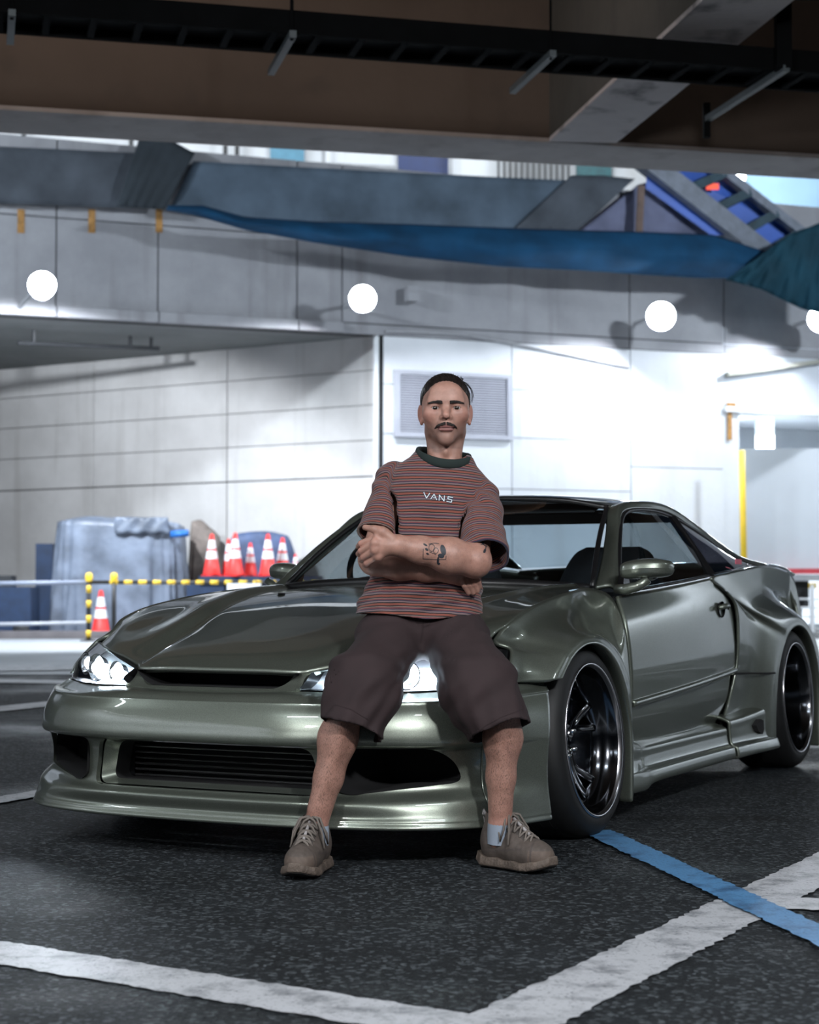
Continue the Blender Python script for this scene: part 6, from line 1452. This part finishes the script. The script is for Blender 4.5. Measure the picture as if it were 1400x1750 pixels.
M_shoe = shoe_mat(); M_sole = plain('shoe_sole', (.105, .080, .064), .7, .25, 30, .3, 120); M_outs = plain('outsole_dark', (.015, .013, .012), .8, .2); M_lace = fabric('shoe_lace', (.15, .128, .112), .9, 900); M_tab = fabric('pull_tab', (.30, .28, .28), .8, 900); M_sock = fabric('pale_blue_sock', (.24, .28, .34), .95, 700)
sh = Fld((-.03, -.07, -.01), (.31, .07, .16), .0026)
sh.ell((.048, 0, .062), (.046, .037, .050), .012); sh.cone((.06, 0, .055), (.15, 0, .050), .040, .040, .02); sh.ell((.185, 0, .044), (.085, .0445, .036), .02); sh.ell((.225, 0, .036), (.055, .040, .028), .02)
sh.cone((.056, 0, .07), (.060, 0, .116), .037, .037, .015); sh.cone((.085, 0, .095), (.15, 0, .068), .026, .026, .02)
sh.cone((.062, 0, .096), (.060, 0, .16), .0285, .033, .006, 's'); sh.cone((.062, 0, .096), (.090, 0, .16), .024, .026, .01, 's')
def shoe_trim(x, y, z): return (.020-z)+0*x+0*y
sl_g, gx, gy, gz = sh.reg((-.03, -.07, -.01), (.31, .07, .16)); sh.F[sl_g] = np.maximum(sh.F[sl_g], shoe_trim(gx, gy, gz))
uV, uQ = sh.mesh()
so = Fld((-.03, -.08, -.01), (.32, .08, .07), .003)
def sole_d(x, y, z):
    hw = np.interp(x, (0, .03, .09, .14, .20, .25, .285), (.020, .040, .039, .039, .047, .043, .016)).astype(np.float32); sprg = np.clip((x-.20)/.085, 0, 1)**2*.016+np.clip((.03-x)/.03, 0, 1)**2*.006
    zz = z-sprg; wav = .0014*np.sin(x*90); top = np.interp(x, (0, .05, .14, .22, .285), (.031, .028, .025, .025, .027)).astype(np.float32)+wav
    d1 = np.abs(y)-hw-.006*np.exp(-((zz-.012)/.012)**2); d2 = np.maximum(zz-top, .006-zz); d3 = np.maximum(-x-.006, x-.287); return np.maximum(np.maximum(d1*.9, d2), d3)
so.op(sole_d, (-.03, -.08, -.01), (.32, .08, .07), 0, 'u', 0); oV, oQ = so.mesh()
ou = Fld((-.03, -.08, -.01), (.32, .08, .05), .003)
ou.op(lambda x, y, z: np.maximum(sole_d(x, y, z+.006)+.004, z-np.clip((x-.20)/.085, 0, 1)**2*.016-.0085), (-.03, -.08, -.01), (.32, .08, .05), 0, 'u', 0); dV, dQ = ou.mesh()
proto = None
def shoe(heel, toe, lab, flip):
    heel, toe = np.array(heel), np.array(toe); d = toe-heel; ang = math.atan2(d[1], d[0]); sc = np.linalg.norm(d)/.285
    s_ = empty('shoe', (heel[0]-ORG[0], heel[1]-ORG[1], 0), ang); s_.parent = man; s_.scale = (sc, 1.04*flip, 1.20); s_['label'] = lab
    up_, V = np_mesh('upper', uV, uQ, M_shoe, s_, (0, 0, 0), 1); x, y, z = V.T
    base = np.tile(np.array((.088, .070, .060)), (len(V), 1))
    def pt(w, c):
        nonlocal base
        w = np.clip(w, 0, 1)[:, None]; base = base*(1-w)+np.array(c)*w
    pt((x > .225)*1.0*(z < .055), (.115, .085, .068)); pt(((x > .10) & (x < .20) & (np.abs(y) < .024) & (z > .06))*1.0, (.055, .046, .042)); pt((np.abs(x-.045) < .022)*(z > .06)*(np.abs(y) > .02)*1.0, (.085, .068, .060)); pt((np.abs(z-.045-.12*(x-.1)) < .003)*(x < .2)*1.0, (.075, .060, .054)); pt((np.abs(x-.222-.3*np.abs(y)) < .003)*1.0, (.07, .055, .05)); pt((x < .03)*(z > .03)*(z < .085)*1.0, (.10, .083, .072))
    set_attr(up_, 'tint', np.c_[base, np.ones(len(V))], 'FLOAT_COLOR')
    sl2, _ = np_mesh('sole', oV, oQ, M_sole, s_, (0, 0, 0), 4); np_mesh('outsole', dV, dQ, M_outs, sl2, (0, 0, 0), 1)
    mb = MB(); V = []; F = []
    for i in range(7):
        t = i/6; c = np.array((.150-.058*t, 0, .0895+.048*t)); hw = .024+.004*math.sin(t*3)-.006*(t > .9)
        for k in range(9): a_ = -1+2*k/8; V.append(c+np.array((-.010*a_*a_, hw*a_, -.008*a_*a_)))
    for i in range(6):
        for k in range(8): j = i*9+k; F.append((j, j+1, j+10, j+9))
    tg = mesh_obj('tongue', V, F, fabric('tongue_mesh', (.105, .085, .074)) if 'tongue_mesh' not in bpy.data.materials else bpy.data.materials['tongue_mesh'], s_, True); md = tg.modifiers.new('s', 'SOLIDIFY'); md.thickness = .009; md.offset = 0
    MB().tube([(.094, 0, .136), (.086, 0, .152), (.080, 0, .154), (.078, 0, .140)], .004, 6).build('pull_tab', M_tab, s_, True)
    MB().tube([(.012, 0, .092), (-.002, 0, .118), (.004, 0, .130), (.016, 0, .118)], .005, 6).build('pull_tab', M_tab, s_, True)
    mb = MB(); mb.box((.1065, 0, .1300), (.003, .022, .006), (.77, 0, -.64), (0, 1, 0)); mb.build('tongue_mark', plain('mark_white', (.6, .6, .62), .6, 0) if 'mark_white' not in bpy.data.materials else bpy.data.materials['mark_white'], tg)
    for i in range(5):
        x0 = .112+.021*i; z0 = (.126, .113, .101, .091, .083)[i]
        for sg in (-1, 1): MB().tube([(x0, sg*.025, z0-.010), (x0+.006, sg*.012, z0+.001), (x0+.010, 0, z0+.003), (x0+.016, -sg*.014, z0-.004), (x0+.021, -sg*.025, z0-.020)], .0030, 6).build('lace', M_lace, s_, True)
    kx, kz = .110, .132
    for sg in (-1, 1):
        MB().tube([(kx, 0, kz), (kx+.012, sg*.028, kz-.004), (kx+.022, sg*.045, kz-.035), (kx+.010, sg*.049, kz-.062), (kx+.000, sg*.044, kz-.040), (kx, sg*.020, kz-.004), (kx, 0, kz)], .0030, 6).build('lace_bow', M_lace, s_, True)
        MB().tube([(kx, 0, kz), (kx+.020, sg*.022, kz-.004), (kx+.038, sg*.040, kz-.036), (kx+.040, sg*.047, kz-.070)], .0030, 6).build('lace_end', M_lace, s_, True)
    MB().tube([(.128, 0, .120), (.165, 0, .100), (.192, 0, .086)], .0045, 6).build('lace_keeper', M_tab, s_, True)
    return s_
shoe((-.255, 5.118), (-.312, 4.855), 'taupe running shoe pointing towards the viewer', 1)
shoe((.213, 5.158), (.400, 4.975), 'taupe running shoe turned outwards', -1)
for an, kn in ((anR, knR), (anL, knL)):
    d_ = (kn-an)/np.linalg.norm(kn-an); pts = [an+np.array((0, .006, -.055)), an+np.array((0, .004, -.03)), an+d_*.002, an+d_*.006]
    MB().tube([Vector(p-ORG) for p in pts], [.037, .037, .0355, .0345], 24, False).build('sock', M_sock, man, True)
